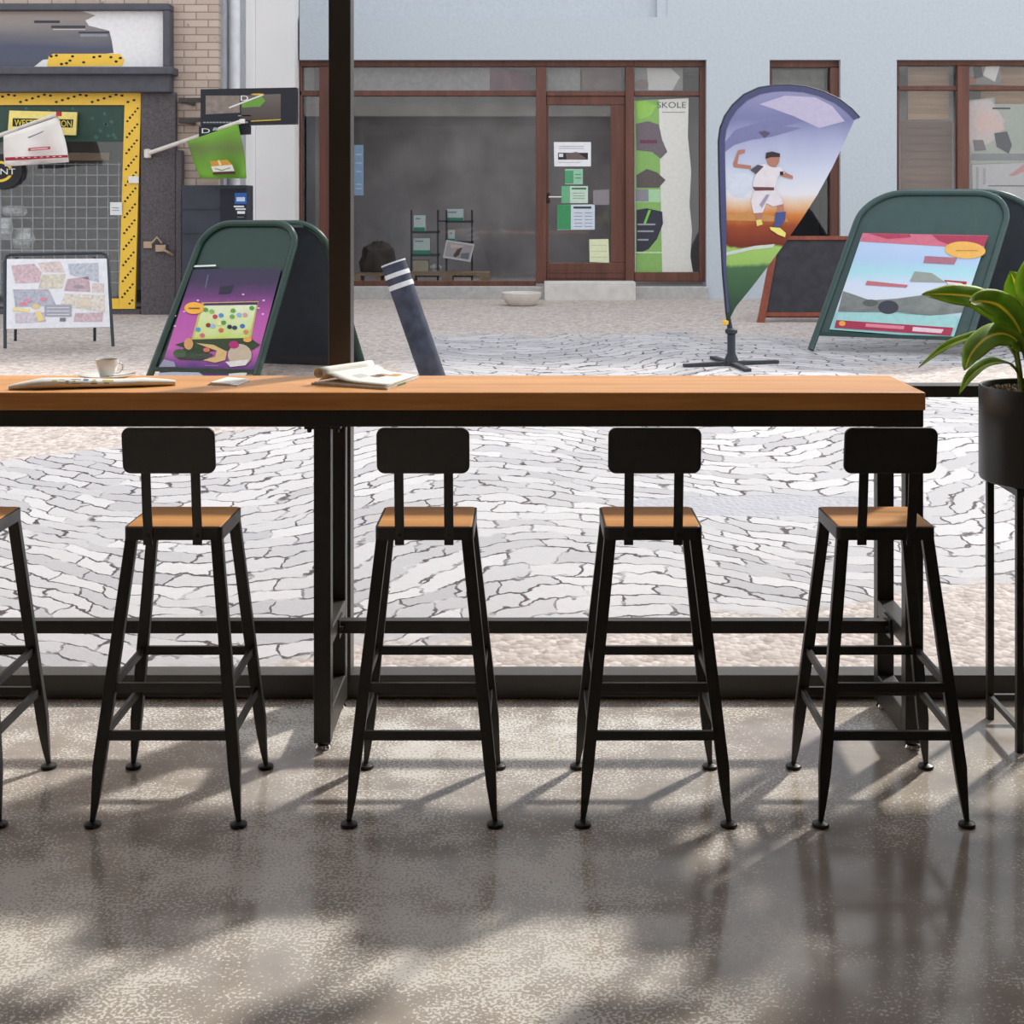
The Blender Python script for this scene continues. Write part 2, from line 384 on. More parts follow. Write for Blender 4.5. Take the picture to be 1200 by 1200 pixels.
# ------------------------------------------------------------------ bar stools
def make_stool():
    r = thing('bar_stool', '', 'stool', (0, 0, 0))
    sy0, sy1, sx = -.116, .146, .130
    o = rrect(-sx, sx, sy0, sy1, .016); i_ = rrect(-sx + .005, sx - .005, sy0 + .005, sy1 - .005, .012)
    n = len(o); mb = MB()
    rings = [[Vector((x, y, z)) for x, y in pts] for pts, z in ((o, .720), (o, .753), (i_, .753), (i_, .720), (o, .720))]
    mb.loft(rings, True, False).build('seat_frame', M_BLACK, r, local=True)
    q = rrect(-sx + .0055, sx - .0055, sy0 + .0055, sy1 - .0055, .012)
    MB().prism([(x, y, .732) for x, y in q], (0, 0, .0235)).build('seat', M_SEAT, r, local=True, bevel=.002)['label'] = 'oak seat board'
    def leg_xy(sx_, sy_, z):
        t0, t1 = (.112, -.098 if sy_ < 0 else .128), (.175, sy_ * .181)
        zt, zb = .728, .150
        k = (zt - z) / (zt - zb); return sx_ * (t0[0] + (t1[0] - t0[0]) * k), t0[1] + (t1[1] - t0[1]) * k
    for a in (-1, 1):
        for b in (-1, 1):
            pts, ws, hs = [], [], []
            for z in (.728, .45, .20, .150): x, y = leg_xy(a, b, z); pts.append((x, y, z)); ws.append(.031); hs.append(.024)
            for z, e, w in ((.105, .0035, .026), (.055, .0085, .019), (.013, .0135, .012)):
                x, y = leg_xy(a, b, .150); pts.append((x + a * e, y + b * e, z)); ws.append(w); hs.append(w * .85)
            lg = MB().path(pts, ws, hs).build('leg', M_BLACK, r, local=True, bevel=.002, smooth=25)
            x, y = pts[-1][:2]
            MB().lathe([(0, 0), (.021, 0), (.0225, .004), (.021, .009), (.013, .0125), (.007, .014), (.007, .018), (0, .018)], (x, y, 0), 20, False).build('foot', M_BLACK, lg, local=True)
    for z in (.345, .226):
        for b in (-1, 1):
            x, y = leg_xy(1, b, z); MB().box(-x + .008, x - .008, y - .007, y + .007, z - .012, z + .012).build('rung', M_BLACK, r, local=True, bevel=.0015, smooth=0)
        for a in (-1, 1):
            p, q = leg_xy(a, -1, z), leg_xy(a, 1, z)
            MB().bar((p[0], p[1] + .006, z), (q[0], q[1] - .006, z), .012, .022).build('rung', M_BLACK, r, local=True, bevel=.0015, smooth=0)
    def by(z): return sy0 - .004 - (z - .72) * .165
    pr = rrect(-.121, .121, .902, 1.024, .021)
    MB().prism([(x, by(z) - .006, z) for x, z in pr], (0, .012, .002)).build('backrest', M_BLACK, r, local=True, bevel=.003)
    for a in (-1, 1):
        x = a * .065; mb = MB()
        mb.path([(x, sy0 - .003, .708), (x, sy0 - .003, .752), (x, by(.80) + .004, .80), (x, by(.93) + .009, .93)], [.0245] * 4, [.006] * 4)
        ps = mb.build('back_post', M_BLACK, r, local=True, bevel=.001, smooth=20)
        MB().tube([(x, sy0 - .005, .732), (x, sy0 - .010, .732)], [.0065, .0045], 12).build('bolt', M_BLACK, ps, local=True)
    return r
STOOLS = [(-1.556, 'black bar stool cut by the left photo edge, only its right legs showing'),
          (-.938, 'black metal bar stool with oak seat in front of the rolled newspaper and cup'),
          (-.276, 'black bar stool with oak seat just right of the trestle below the magazines'),
          (.327, 'black bar stool with oak seat before bare tabletop, third of four whole ones'),
          (.941, 'black bar stool with oak seat before the right trestle, nearest the potted plant')]
proto = make_stool()
for i, (x, lb) in enumerate(STOOLS):
    s = proto if i == 0 else copy_tree(proto)
    s.location = (x, 3.962, 0); tag(s, lb, 'stool', 'bar stools in a row at the window table')

# ------------------------------------------------------------------ things on the table
def onT(px, py): return P(px, py, (H - TZ) * F / (py - CY))
# rolled newspaper
pa, pb = Vector((-1.545, 4.335, TZ)), Vector((-1.075, 4.440, TZ))
mb = MB().use(M_PAPER); rings = []; N = 26
ax = (pb - pa).normalized(); sd = Vector((-ax.y, ax.x, 0))
def paper_ring(t):
    e = min(1, t / .20, (1 - t) / .20); e = max(.0, e) ** .8
    hh = .0058 + .0080 * e + .002 * math.sin(t * 7); w = .010 + .024 * e
    c = pa.lerp(pb, t); return [c + sd * (w * math.cos(a)) + Vector((0, 0, .0008 + hh * (1 + math.sin(a)))) for a in [2 * math.pi * k / 18 for k in range(18)]]
mb.loft([paper_ring(i / N) for i in range(N + 1)])
def paper_pt(t, a, o=.0008):
    r = paper_ring(t); c = sum(r, Vector()) / 18; k = a / (2 * math.pi) * 18; i = int(k) % 18; p = r[i].lerp(r[(i + 1) % 18], k - int(k)); return p + (p - c).normalized() * o
for t0, t1, a0, a1, c in ((.30, .335, 2.2, 2.9, (190, 176, 50)), (.34, .36, 2.5, 3.0, (70, 70, 60)), (.375, .43, 2.1, 3.05, (36, 36, 46)), (.385, .40, 2.4, 2.7, (190, 170, 60)), (.445, .475, 1.9, 2.4, (50, 120, 190)), (.49, .53, 2.6, 3.1, (60, 52, 48)), (.50, .52, 2.0, 2.4, (190, 175, 70)), (.56, .625, 2.1, 2.5, (205, 185, 70)), (.57, .60, 2.8, 3.0, (110, 110, 110)), (.26, .29, 2.3, 2.6, (200, 190, 90))):
    mb.use(ink(*c)); mb.face([paper_pt(t0, a0), paper_pt(t1, a0), paper_pt(t1, a1), paper_pt(t0, a1)])
tag(mb.build('newspaper', None, None, smooth=50), 'flattened white rolled newspaper with coloured print, lying before the coffee cup', 'newspaper')
# saucer + cup
cx, cy = -1.322, 4.575
sc = thing('saucer', 'white saucer under the coffee cup on the oak tabletop', 'saucer', (cx, cy, TZ))
MB().lathe([(0, .0), (.032, .0), (.036, .003), (.062, .008), (.088, .0165), (.0895, .018), (.086, .0185), (.060, .0115), (.034, .0065), (0, .006)], (cx, cy, TZ), 48, False).build('dish', M_CHINA, sc)
spn = MB(); spn.tube([(cx + .030, cy - .054, TZ + .0185), (cx + .062, cy - .034, TZ + .0195), (cx + .092, cy - .014, TZ + .024)], [.002, .0018, .0022], 8)
spn.lathe([(0, -.002), (.008, -.001), (.011, .002), (0, .001)], (cx + .022, cy - .058, TZ + .0175), 14, False)
tag(spn.build('teaspoon', M_CHROME, None), 'small metal teaspoon lying on the white saucer', 'spoon')
cp = thing('coffee_cup', 'small white coffee cup standing on its saucer at the left', 'cup', (cx, cy, TZ + .0065))
z0 = TZ + .0068
MB().lathe([(0, 0), (.020, 0), (.022, .004), (.027, .018), (.032, .036), (.0365, .057), (.0360, .0585), (.0345, .0575), (.030, .036), (.024, .014), (.018, .006), (0, .005)], (cx, cy, z0), 40, False).build('bowl', M_CHINA, cp)
MB().tube([(cx + .033, cy - .004, z0 + .046), (cx + .044, cy - .006, z0 + .048), (cx + .052, cy - .007, z0 + .040), (cx + .050, cy - .007, z0 + .026), (cx + .040, cy - .006, z0 + .016), (cx + .027, cy - .004, z0 + .015)], .0034, 10, .7).build('handle', M_CHINA, cp)
MB().lathe([(0, .044), (.0318, .044), (.0318, .0445), (0, .0447)], (cx, cy, z0), 30, False).build('coffee', mat('coffee', (60, 36, 22), .15), cp)
# folded napkin
q = [onT(243, 451.0), onT(278, 452.6), onT(293, 446.6), onT(262, 445.2)]
mb = MB().use(M_PAPER).prism(q, (0, 0, .003))
up = Vector((0, 0, .0032)); m_ = lambda a, b, t: a.lerp(b, t)
mb.loft([[q[0].lerp(q[1], .05) + up, q[3].lerp(q[2], .05) + up, q[3].lerp(q[2], .95) + up, q[0].lerp(q[1], .80) + up],
         [q[0].lerp(q[1], .10) + up * 2.6, q[3].lerp(q[2], .15) + up * 3.1, q[3].lerp(q[2], .90) + up * 2.4, q[0].lerp(q[1], .75) + up * 2.0]])
tag(mb.build('napkin', None, None, smooth=0), 'white folded napkin lying alone on the oak top between cup and magazines', 'napkin')
# magazines
A, B, Cc, D = Vector((-.665, 4.455, TZ)), Vector((-.420, 4.325, TZ)), Vector((-.345, 4.600, TZ)), Vector((-.515, 4.668, TZ))
def quad(s, t): return A.lerp(B, s).lerp(D.lerp(Cc, s), t)
mb = MB().use(M_PAPER2).prism([A, B, Cc, D], (0, 0, .006)).use(M_PAPER)
mb.prism([quad(.03, .02) + Vector((0, 0, .006)), quad(.97, .01) + Vector((0, 0, .006)), quad(.99, .97) + Vector((0, 0, .006)), quad(.03, .98) + Vector((0, 0, .006))], (0, 0, .0035))
mb.use(ink(70, 130, 90)).face([quad(1.001, .30) + Vector((.001, -.0002, .002)), quad(1.001, .55) + Vector((.001, -.0002, .002)), quad(1.001, .55) + Vector((.001, -.0002, .006)), quad(1.001, .30) + Vector((.001, -.0002, .006))])
tag(mb.build('magazine', None, None, smooth=0), 'closed flat magazine under the open curled one on the oak top', 'magazine', 'magazines on the bar table')
prof = []                     # (s, z): page leaves the roll, dips and lies flat
R = .0205; W = (B - A).length
for k in range(25):
    a = math.radians(-60 - 380 * k / 24 * 1.0); rr = R * (.62 + .38 * k / 24); prof.append((.075 + rr * math.cos(a) / W, .0345 + rr * math.sin(a)))
prof += [(.19, .037), (.25, .033), (.34, .024), (.46, .0175), (.60, .0150), (.76, .0140), (.90, .0130), (.97, .0125)]
def page(s_i, t, dz=0):
    s, z = prof[s_i]; return quad(s, t) + Vector((0, 0, z + dz))
mb = MB().use(M_PAPER)
rows = [[page(i, .02 + .96 * t / 6 + (.03 * math.sin(i * .8) * 0)) for i in range(len(prof))] for t in range(7)]
mb.loft(rows, False, False)
tp = mb.build('page_roll', M_PAPER, None, smooth=60)
sl = tp.modifiers.new('thickness', 'SOLIDIFY'); sl.thickness = .0022; sl.offset = 0
top = thing('magazine', 'open magazine with pages curled into a roll, on the flat closed one', 'magazine', quad(.5, .5) + Vector((0, 0, .0095)), 'magazines on the bar table')
inv = top.matrix_basis.inverted(); tp.data.transform(inv @ tp.matrix_basis); tp.location = (0, 0, 0); tp.parent = top
mb = MB().use(M_PAPER2)
mb.prism([quad(.16, .03) + Vector((0, 0, .0097)), quad(.985, .03) + Vector((0, 0, .0097)), quad(.985, .96) + Vector((0, 0, .0097)), quad(.2, .96) + Vector((0, 0, .0097))], (0, 0, .0018)); mb.build('lower_pages', None, top, smooth=0)
mb = MB()
for (i, j), (t0, t1), c in [((18, 19), (.30, .36), (40, 46, 44)), ((21, 22), (.32, .40), (60, 70, 66)), ((19, 20), (.42, .7), (150, 150, 150)), ((28, 29), (.62, .68), (30, 28, 28)), ((28, 29), (.50, .60), (150, 110, 90)), ((29, 30), (.70, .90), (214, 160, 90)), ((28, 29), (.70, .78), (205, 150, 100)), ((27, 28), (.3, .5), (200, 205, 200)), ((20, 21), (.1, .26), (120, 130, 125)), ((22, 23), (.5, .8), (170, 170, 168))]:
    mb.use(ink(*c)); mb.face([page(i, t0, .0018), page(j, t0, .0018), page(j, t1, .0018), page(i, t1, .0018)])
mb.build('printing', None, top, smooth=0)

# ------------------------------------------------------------------ potted plant on a stand
PXc, PYc, PR = 1.572, 4.412, .205
stand = thing('plant_stand', 'black square metal plant stand holding the charcoal pot', 'plant stand', (PXc, PYc, 0))
lc = [(1.437, 4.553), (1.437, 4.278), (1.707, 4.278), (1.707, 4.553)]
for x, y in lc: MB().box(x - .0105, x + .0105, y - .0105, y + .0105, 0, .770).build('leg', M_BLACK, stand, bevel=.001, smooth=0)
for z in (.068, .757):
    for (x0, y0), (x1, y1) in zip(lc, lc[1:] + lc[:1]):
        d = (Vector((x1, y1, 0)) - Vector((x0, y0, 0))).normalized() * .0105
        MB().bar((x0 + d.x, y0 + d.y, z), (x1 - d.x, y1 - d.y, z), .014, .018).build('rail', M_BLACK, stand, smooth=0)
pot = thing('plant_pot', 'tall charcoal cylinder pot on the black stand at the right edge', 'plant pot', (PXc, PYc, .770))
MB().lathe([(0, .770), (PR - .012, .770), (PR - .003, .774), (PR, .782), (PR, 1.050), (PR - .003, 1.056), (PR - .010, 1.055), (PR - .013, 1.045), (PR - .013, .80), (0, .80)], (PXc, PYc, 0), 72, False).build('shell', M_POT, pot)
mb = MB(); n = 900
mb.use(mat('potting_soil', (54, 38, 24), .9, 0, .4, 60, .2, .6)); mb.lathe([(0, .85), (PR - .0135, .85), (PR - .0135, 1.030), (0, 1.036)], (PXc, PYc, 0), 40, False)
pb_ = [mat('soil_pebble', (112, 84, 54), .8, 0, .4, 40), mat('soil_pebble_dark', (70, 50, 32), .85, 0, .4, 40)]
for k in range(n):
    a, r = random.random() * 6.283, (PR - .022) * math.sqrt(random.random()); s_ = random.uniform(.004, .009)
    c = Vector((PXc + r * math.cos(a), PYc + r * math.sin(a), 1.034 + random.uniform(0, .006))); mb.use(pb_[k % 2])
    vs = [c + Vector(d) * s_ * random.uniform(.7, 1.2) for d in ((1, 0, 0), (-1, 0, 0), (0, 1, 0), (0, -1, 0), (0, 0, .8), (0, 0, -.8))]
    mb.add(vs, [(0, 2, 4), (2, 1, 4), (1, 3, 4), (3, 0, 4), (2, 0, 5), (1, 2, 5), (3, 1, 5), (0, 3, 5)])
so = mb.build('soil', None, pot, smooth=0); so['label'] = 'brown gravelly soil'
def leaf_material():
    t = NT('variegated_leaf'); uv = t.n('ShaderNodeUVMap'); sep = t.n('ShaderNodeSeparateXYZ'); t.l(uv.outputs[0], sep.inputs[0])
    u = t.math('ABSOLUTE', t.math('SUBTRACT', sep.outputs[0], .5)); v = sep.outputs[1]
    nz = t.noise(t.coord('Object'), 14, 3)
    vein = t.math('SINE', t.math('MULTIPLY', t.math('SUBTRACT', v, t.math('MULTIPLY', u, .55)), 190))
    g = t.mix(t.math('MULTIPLY', t.math('ADD', vein, 1), .5), col((116, 160, 60)), col((164, 202, 90)))
    f = t.math('ADD', t.math('MULTIPLY', u, 1.6), t.math('SUBTRACT', nz.outputs[0], .55))
    g = t.mix(t.step(f, .10, .75), g, col((186, 214, 104)))
    rib = t.step(u, .070, .026); c = t.mix(rib, g, col((255, 236, 116)))
    c = t.mix(t.math('MULTIPLY', t.step(u, .455, .49), .6), c, col((172, 186, 62)))
    p = t.bsdf(c, .5, 0, .4, vein, .10, .002)
    tl = t.n('ShaderNodeBsdfTranslucent'); t.l(c, tl.inputs[0]); mx = t.n('ShaderNodeMixShader', Fac=.45)
    t.l(p.outputs[0], mx.inputs[1]); t.l(tl.outputs[0], mx.inputs[2]); t.l(mx.outputs[0], t.out.inputs[0]); return t.m
M_LEAF = leaf_material()
M_STEM = mat('leaf_stalk', (112, 122, 48), .5, 0, .2, 20)
plant = thing('potted_plant', 'broad leafed green plant with yellow midribs growing in the charcoal pot', 'plant', (PXc - .05, PYc - .03, 1.03))
def spline(pts, n):
    out = []; p = [pts[0] * 2 - pts[1]] + pts + [pts[-1] * 2 - pts[-2]]
    for k in range(n + 1):
        x = k / n * (len(pts) - 1); i = min(int(x), len(pts) - 2); t = x - i; a, b, c, d = p[i:i + 4]
        out.append(.5 * ((2 * b) + (c - a) * t + (2 * a - 5 * b + 4 * c - d) * t * t + (3 * b - a - 3 * c + d) * t ** 3))
    return out
def leaf(pts, width, stalk=.28, face=(0, -1, .6), fold=.25, m=11):
    """leaf along a spine; 'face' is the way its upper side looks"""
    sp = spline([Vector(p) for p in pts], 26); face = Vector(face).normalized(); vs = []; uvs = []
    k0 = int(26 * stalk); rows = sp[k0:]; L = len(rows) - 1
    for i, p in enumerate(rows):
        t = i / L; d = (rows[min(i + 1, L)] - rows[max(i - 1, 0)]).normalized()
        a = d.cross(face).normalized(); nn = a.cross(d).normalized()
        w = width * (math.sin(math.pi * min(1, t * .93 + .05)) ** .75) * (1 - .25 * t) * 1.1 if t < 1 else 0.0005
        for j in range(m):
            u = j / (m - 1) * 2 - 1; rip = .04 * width * math.sin(t * 17 + u * 2) * abs(u)
            vs.append(p + a * (u * w / 2) + nn * (abs(u) * w * fold - u * u * w * .12 + rip)); uvs.append((u * .5 + .5, t))
    me = bpy.data.meshes.new('leaf'); org = plant.matrix_basis.inverted()
    fs = [(i * m + j, i * m + j + 1, (i + 1) * m + j + 1, (i + 1) * m + j) for i in range(L) for j in range(m - 1)]
    me.from_pydata([tuple(org @ v) for v in vs], [], fs); me.materials.append(M_LEAF)
    ul = me.uv_layers.new(name='UVMap')
    for lp in me.loops: ul.data[lp.index].uv = uvs[lp.vertex_index]
    for p in me.polygons: p.use_smooth = True
    o = bpy.data.objects.new('leaf', me); C.objects.link(o); o.parent = plant
    sl = o.modifiers.new('thickness', 'SOLIDIFY'); sl.thickness = .0012
    st_ = MB().tube(sp[:k0 + 3], [.0065 - .003 * i / (k0 + 2) for i in range(k0 + 3)], 8).build('stalk', M_STEM, o)
    return o
bx, by_ = PXc - .062, PYc - .01
def bs(dx=0, dy=0): return (bx + dx, by_ + dy, 1.035)
def lp(*ps): return [P(*q) for q in ps]
leaf([bs(-.02, .0)] + lp((1190, 405, 4.42), (1168, 368, 4.40), (1145, 350, 4.38), (1115, 345, 4.35), (1080, 345, 4.33)), .085, .3, (-.1, -1, .55), .12)
leaf([bs(.01, -.02)] + lp((1203, 410, 4.36), (1190, 378, 4.33), (1172, 359, 4.29), (1152, 353, 4.25), (1136, 355, 4.22)), .095, .25, (-.5, -1, .35), .12)
leaf([bs(-.02, .02)] + lp((1188, 412, 4.46), (1166, 394, 4.46), (1140, 395, 4.46), (1108, 407, 4.45), (1076, 431, 4.44)), .040, .3, (0, -.5, 1), .3)
leaf([bs(.0, -.03)] + lp((1198, 410, 4.33), (1180, 392, 4.29), (1158, 395, 4.25), (1140, 412, 4.22), (1130, 434, 4.20)), .092, .22, (-.6, -1, .7), .1)
leaf([bs(-.01, -.02)] + lp((1190, 432, 4.37), (1174, 425, 4.34), (1155, 428, 4.31), (1137, 442, 4.28), (1124, 462, 4.26)), .046, .2, (-.3, -.5, 1), .3)
leaf([bs(.01, .02)] + lp((1203, 400, 4.45), (1200, 365, 4.47), (1192, 338, 4.47), (1184, 318, 4.46)), .10, .35, (0, -1, .15), .08)
leaf([bs(.02, .0)] + lp((1212, 400, 4.42), (1212, 360, 4.42), (1206, 330, 4.40), (1210, 296, 4.38)), .09, .4, (-.5, -1, 0), .15)
leaf([bs(-.015, .03)] + lp((1192, 420, 4.48), (1182, 404, 4.52), (1160, 402, 4.58), (1133, 428, 4.60)), .05, .3, (0, -.6, 1), .25)
for k, (dx, dy, hz, wd) in enumerate([(.30, -.10, 1.34, .09), (.28, .12, 1.42, .09), (.10, .26, 1.36, .085), (.16, .22, 1.50, .08), (.14, -.26, 1.30, .085), (.05, -.05, 1.60, .085), (.20, .02, 1.54, .09), (.33, .02, 1.18, .06)]):
    b0 = Vector(bs(.02 + dx * .08, dy * .1)); e = Vector((bx + .03 + dx, by_ + dy, hz)); mid_ = b0.lerp(e, .45) + Vector((0, 0, .14)); tip = e + Vector((dx * .35, dy * .35, -.10))
    leaf([b0, b0.lerp(mid_, .6), mid_, e, tip], wd, .3, (-dx * .3, -dy * .3 - .2, 1), .2)

# ------------------------------------------------------------------ buildings across the street
YS, YW, YBL = 14.5, 16.3, 16.5
def brick_material():
    t = NT('tan_brick'); tc = t.coord('Object'); sep = t.n('ShaderNodeSeparateXYZ'); t.l(tc, sep.inputs[0]); cb = t.n('ShaderNodeCombineXYZ')
    t.l(sep.outputs[0], cb.inputs[0]); t.l(sep.outputs[2], cb.inputs[1])
    b = t.n('ShaderNodeTexBrick'); t.l(cb.outputs[0], b.inputs['Vector'])
    for k, x in (('Scale', 1.0), ('Mortar Size', .006), ('Brick Width', .24), ('Row Height', .075)): b.inputs[k].default_value = x
    b.inputs['Color1'].default_value = col((196, 178, 166)); b.inputs['Color2'].default_value = col((176, 158, 146)); b.inputs['Mortar'].default_value = col((140, 124, 114))
    nz = t.noise(tc, 18, 4, .7); c = t.mix(t.math('MULTIPLY', t.step(nz.outputs[0], .6, .7), .5), b.outputs[0], col((96, 82, 78)))
    t.bsdf(c, .85, 0, .2, nz.outputs[0], .4, .01); return t.m
M_BRICK = brick_material()
M_WHITEW = mat('white_render', (232, 230, 230), .8, 0, .03, 2)
M_BLUEW = mat('pale_blue_render', (188, 196, 204), .85, 0, .05, 30, .2, .25)
M_SHOPBLK = mat('charcoal_stone_surround', (84, 78, 82), .6, 0, .35, 60, .4, .2)
M_CORN = mat('dark_cornice', (72, 72, 82), .55, 0, .15, 12)
M_YEL = mat('yellow_trim', (238, 192, 62), .5, 0, .05, 6)
M_DOT = ink(34, 34, 40)
gS, gB = gz(YS), gz(YBL)
shop = thing('shop_building', 'brick corner shop with yellow dotted window border and dark cornice', 'building', (P(60, 0, YS).x, YS, gS))
mb = MB().fbox(198, -260, 256, 400, YS, 5.0); mb.fbox(-700, -260, 198, 4, YS + .02, 5.0); mb.fbox(-700, 4, -330, 400, YS + .02, 5.0)
mb.build('brick_wall', M_BRICK, shop, smooth=0)
# painted flank of the pier with its rain pipe
x256 = P(256, 0, YS).x
MB().box(x256, x256 + .03, YS + .10, 15.75, gS - .1, 5.6).build('flank_wall', mat('grey_flank_paint', (166, 168, 174), .8, 0, .12, 8), shop, smooth=0)
MB().box(x256, x256 + .03, 15.75, YW, gS - .1, 5.6).build('flank_wall', M_WHITEW, shop, smooth=0)['label'] = 'white painted flank wall'
dp = MB(); dp.tube([(x256 + .10, YS + .30, gS), (x256 + .10, YS + .30, 5.6)], .055, 14)
for z in (1.2, 2.6, 3.9): dp.box(x256 + .03, x256 + .10, YS + .27, YS + .33, z, z + .05)
dp.build('rain_pipe', mat('white_pipe', (214, 214, 218), .5), shop)
# surround
mb = MB(); mb.fbox(165, 108, 206, 400, YS - .06, .5); mb.fbox(-330, 362, 165, 400, YS - .02, .5); mb.fbox(-330, 108, -280, 362, YS - .06, .5)
mb.fbox(206, 176, 213, 400, YS - .10, .14)
mb.build('stone_surround', M_SHOPBLK, shop, bevel=.01, smooth=0)
mb = MB(); mb.fbox(-330, 82, 199, 108, YS - .16, .5); mb.fbox(-330, 78, 202, 87, YS - .24, .3); mb.fbox(-330, 4, 199, 12, YS - .16, .3); mb.fbox(191, 12, 199, 80, YS - .16, .3)
mb.build('cornice', M_CORN, shop, bevel=.012, smooth=0)
# fascia sign board
S = vplane(YS - .08); mb = MB(); S.slab(mb, [(-330, 12), (191, 12), (191, 80), (-330, 80)], ink(226, 224, 226), 0, .06)
S.poly(mb, [(-330, 13), (95, 13), (112, 18), (100, 24), (104, 30), (128, 36), (131, 48), (133, 62), (50, 70), (40, 78), (-330, 78)], soft('weathered_sign_picture', [(0, (88, 90, 104)), (.35, (80, 84, 104)), (.6, (118, 114, 118)), (.9, (156, 146, 142))], 'Z', .3, 4), 1)
S.poly(mb, [(57, 66), (62, 63), (140, 63), (146, 70), (143, 77), (55, 78)], M_YEL, 2)
for x, y in ((60, 66), (66, 65), (72, 75), (78, 74), (82, 71), (85, 66), (110, 67), (117, 66), (130, 67), (136, 72), (141, 68), (98, 73)): S.oval(mb, x, y, 2, 1.5, M_DOT, 3, 8)
S.rect(mb, 92, 37, 128, 39, ink(60, 62, 76), 2); S.rect(mb, 94, 40, 126, 43, ink(140, 140, 148), 2); S.rect(mb, 40, 24, 70, 27, ink(60, 60, 70), 2); S.rect(mb, 60, 30, 100, 33, ink(62, 62, 74), 2); S.rect(mb, 62, 34, 100, 35, ink(196, 192, 190), 2)
fs = mb.build('fascia_sign', None, shop, smooth=0); fs['label'] = 'white fascia board with faded dark picture'
# yellow dotted border
S = vplane(YS - .035); mb = MB()
for q in ([(-280, 108), (165, 108), (165, 123), (-280, 123)], [(146, 123), (165, 123), (158, 362), (139, 362)], [(128, 350), (139.8, 350), (139, 362), (128, 362)], [(-280, 123), (-262, 123), (-262, 362), (-280, 362)]): S.slab(mb, q, M_YEL, 0, .05)
random.seed(3)
for k in range(62):
    x = -270 + k * 7.0; ph = k % 6; S.oval(mb, x, 119.5 - ph * 2.1 if ph < 5 else 112, 1.9, 1.4, M_DOT, 1, 8)
for k in range(62):
    y = 127 + k * 3.75; ph = k % 5; xc = 161.5 - (y - 123) * .029; S.oval(mb, xc - ph * 2.9, y, 1.45, 1.25, M_DOT, 1, 8)
    if k % 5 == 2: S.oval(mb, xc - 9, y + 3, 1.2, 1.2, M_DOT, 1, 8)
bd = mb.build('window_border', None, shop, smooth=0); bd['label'] = 'yellow border with black dots'
# window: green band, pane, back room
S = vplane(YS - .005); mb = MB(); S.slab(mb, [(-262, 123), (147, 123), (145.6, 166), (-262, 166)], mat('dark_green_window_film', (34, 66, 58), .5, 0, .15, 14), 0, .02)
random.seed(5)
for k in range(70):
    x, y = random.uniform(-250, 140), random.uniform(126, 163)
    S.oval(mb, x, y, 2.6, 2.2, ink(62, 104, 94), 1, 4 if k % 2 else 7, random.random())
S.slab(mb, [(-262, 179), (128, 179), (128, 188), (-262, 188)], mat('window_wood_shelf', (128, 108, 88), .7), -.1, .06)
mb.build('window_film', None, shop, smooth=0)
MB().fbox(-262, 120, 150, 364, YS + .012, .012).build('pane', M_SHOPGLASS, shop, smooth=0)
mb = MB(); a, b = P(-300, 400, YS), P(165, 100, YS)
mb.box(a.x, b.x, 17.2, 17.3, a.z, b.z).box(a.x, b.x, YS + .3, 17.2, b.z, b.z + .05).box(a.x, b.x, YS + .3, 17.2, a.z + .3, a.z + .35).box(b.x, b.x + .05, YS + .3, 17.2, a.z, b.z).box(a.x - .05, a.x, YS + .3, 17.2, a.z, b.z)
mb.build('back_room', M_GREYROOM, shop, smooth=0)
mb = MB(); Yg = YS + .12
for k in range(-20, 12): x = 0 + 12.6 * k; mb.fbox(x, 190, x + 1.0, 345, Yg, .010)
for k in range(12): y = 192 + 12.6 * k; mb.fbox(-260, y, 142, y + 1.0, Yg - .011, .010)
tag(mb.build('security_grille', mat('grey_wire', (150, 154, 160), .4, .3), shop, smooth=0))
mb = MB(); S = vplane(YS - .06); mb.fbox(168, 283, 178, 291, YS - .08, .03); mb.tube([S.at(178, 285, .04), S.at(184, 278, .04), S.at(190, 285, .04)], .012, 8); mb.fbox(182, 287, 194, 295, YS - .11, .04); mb.tube([S.at(190, 292, .05), S.at(198, 296, .05), S.at(203, 299, .02)], .014, 8)
ht = mb.build('padlock_hasp', mat('worn_brass', (176, 152, 128), .5, .3), shop, bevel=.004); ht['label'] = 'pale padlock and hasp'
# stickers and signs at the shop window
S = vplane(YS - .055)
mb = MB(); S.slab(mb, [(150.5, 206.5), (162.5, 206.5), (162.5, 214.5), (150.5, 214.5)], ink(226, 224, 222), 0, .012); tag(mb.build('sticker', None, None, smooth=0), 'small white sticker on the yellow dotted border', 'sticker')
mb = MB(); S.slab(mb, [(129, 237), (143, 237), (143, 252), (129, 252)], ink(222, 224, 226), .0, .012); S.rect(mb, 131, 243, 139, 244, ink(150, 150, 156), 1); S.rect(mb, 131, 246, 140, 247, ink(160, 160, 166), 1); tag(mb.build('notice', None, None, smooth=0), 'square white paper notice on the wire-grilled shop window beside yellow border', 'notice')
S = vplane(YS - .06); mb = MB(); S.slab(mb, [(11, 129.5), (90, 131.5), (88.5, 158.5), (9, 156)], ink(240, 220, 130), 0, .03); S.poly(mb, [(15, 138.5), (86, 140), (85, 149.5), (14.5, 148)], ink(34, 34, 36), 1); S.text(mb, 'WESTERN UNION', 17, 140, 84, 147.5, ink(240, 215, 90), 2, 1.2)
tag(mb.build('sign', None, None, smooth=0), 'yellow sign with black lettered bar on the green window band, behind the white flag', 'sign')
mb = MB(); S.slab(mb, [(-1 + 27 * math.cos(a), 201 + 21 * math.sin(a)) for a in [k * .2617 for k in range(24)]], ink(40, 40, 46), 0, .03)
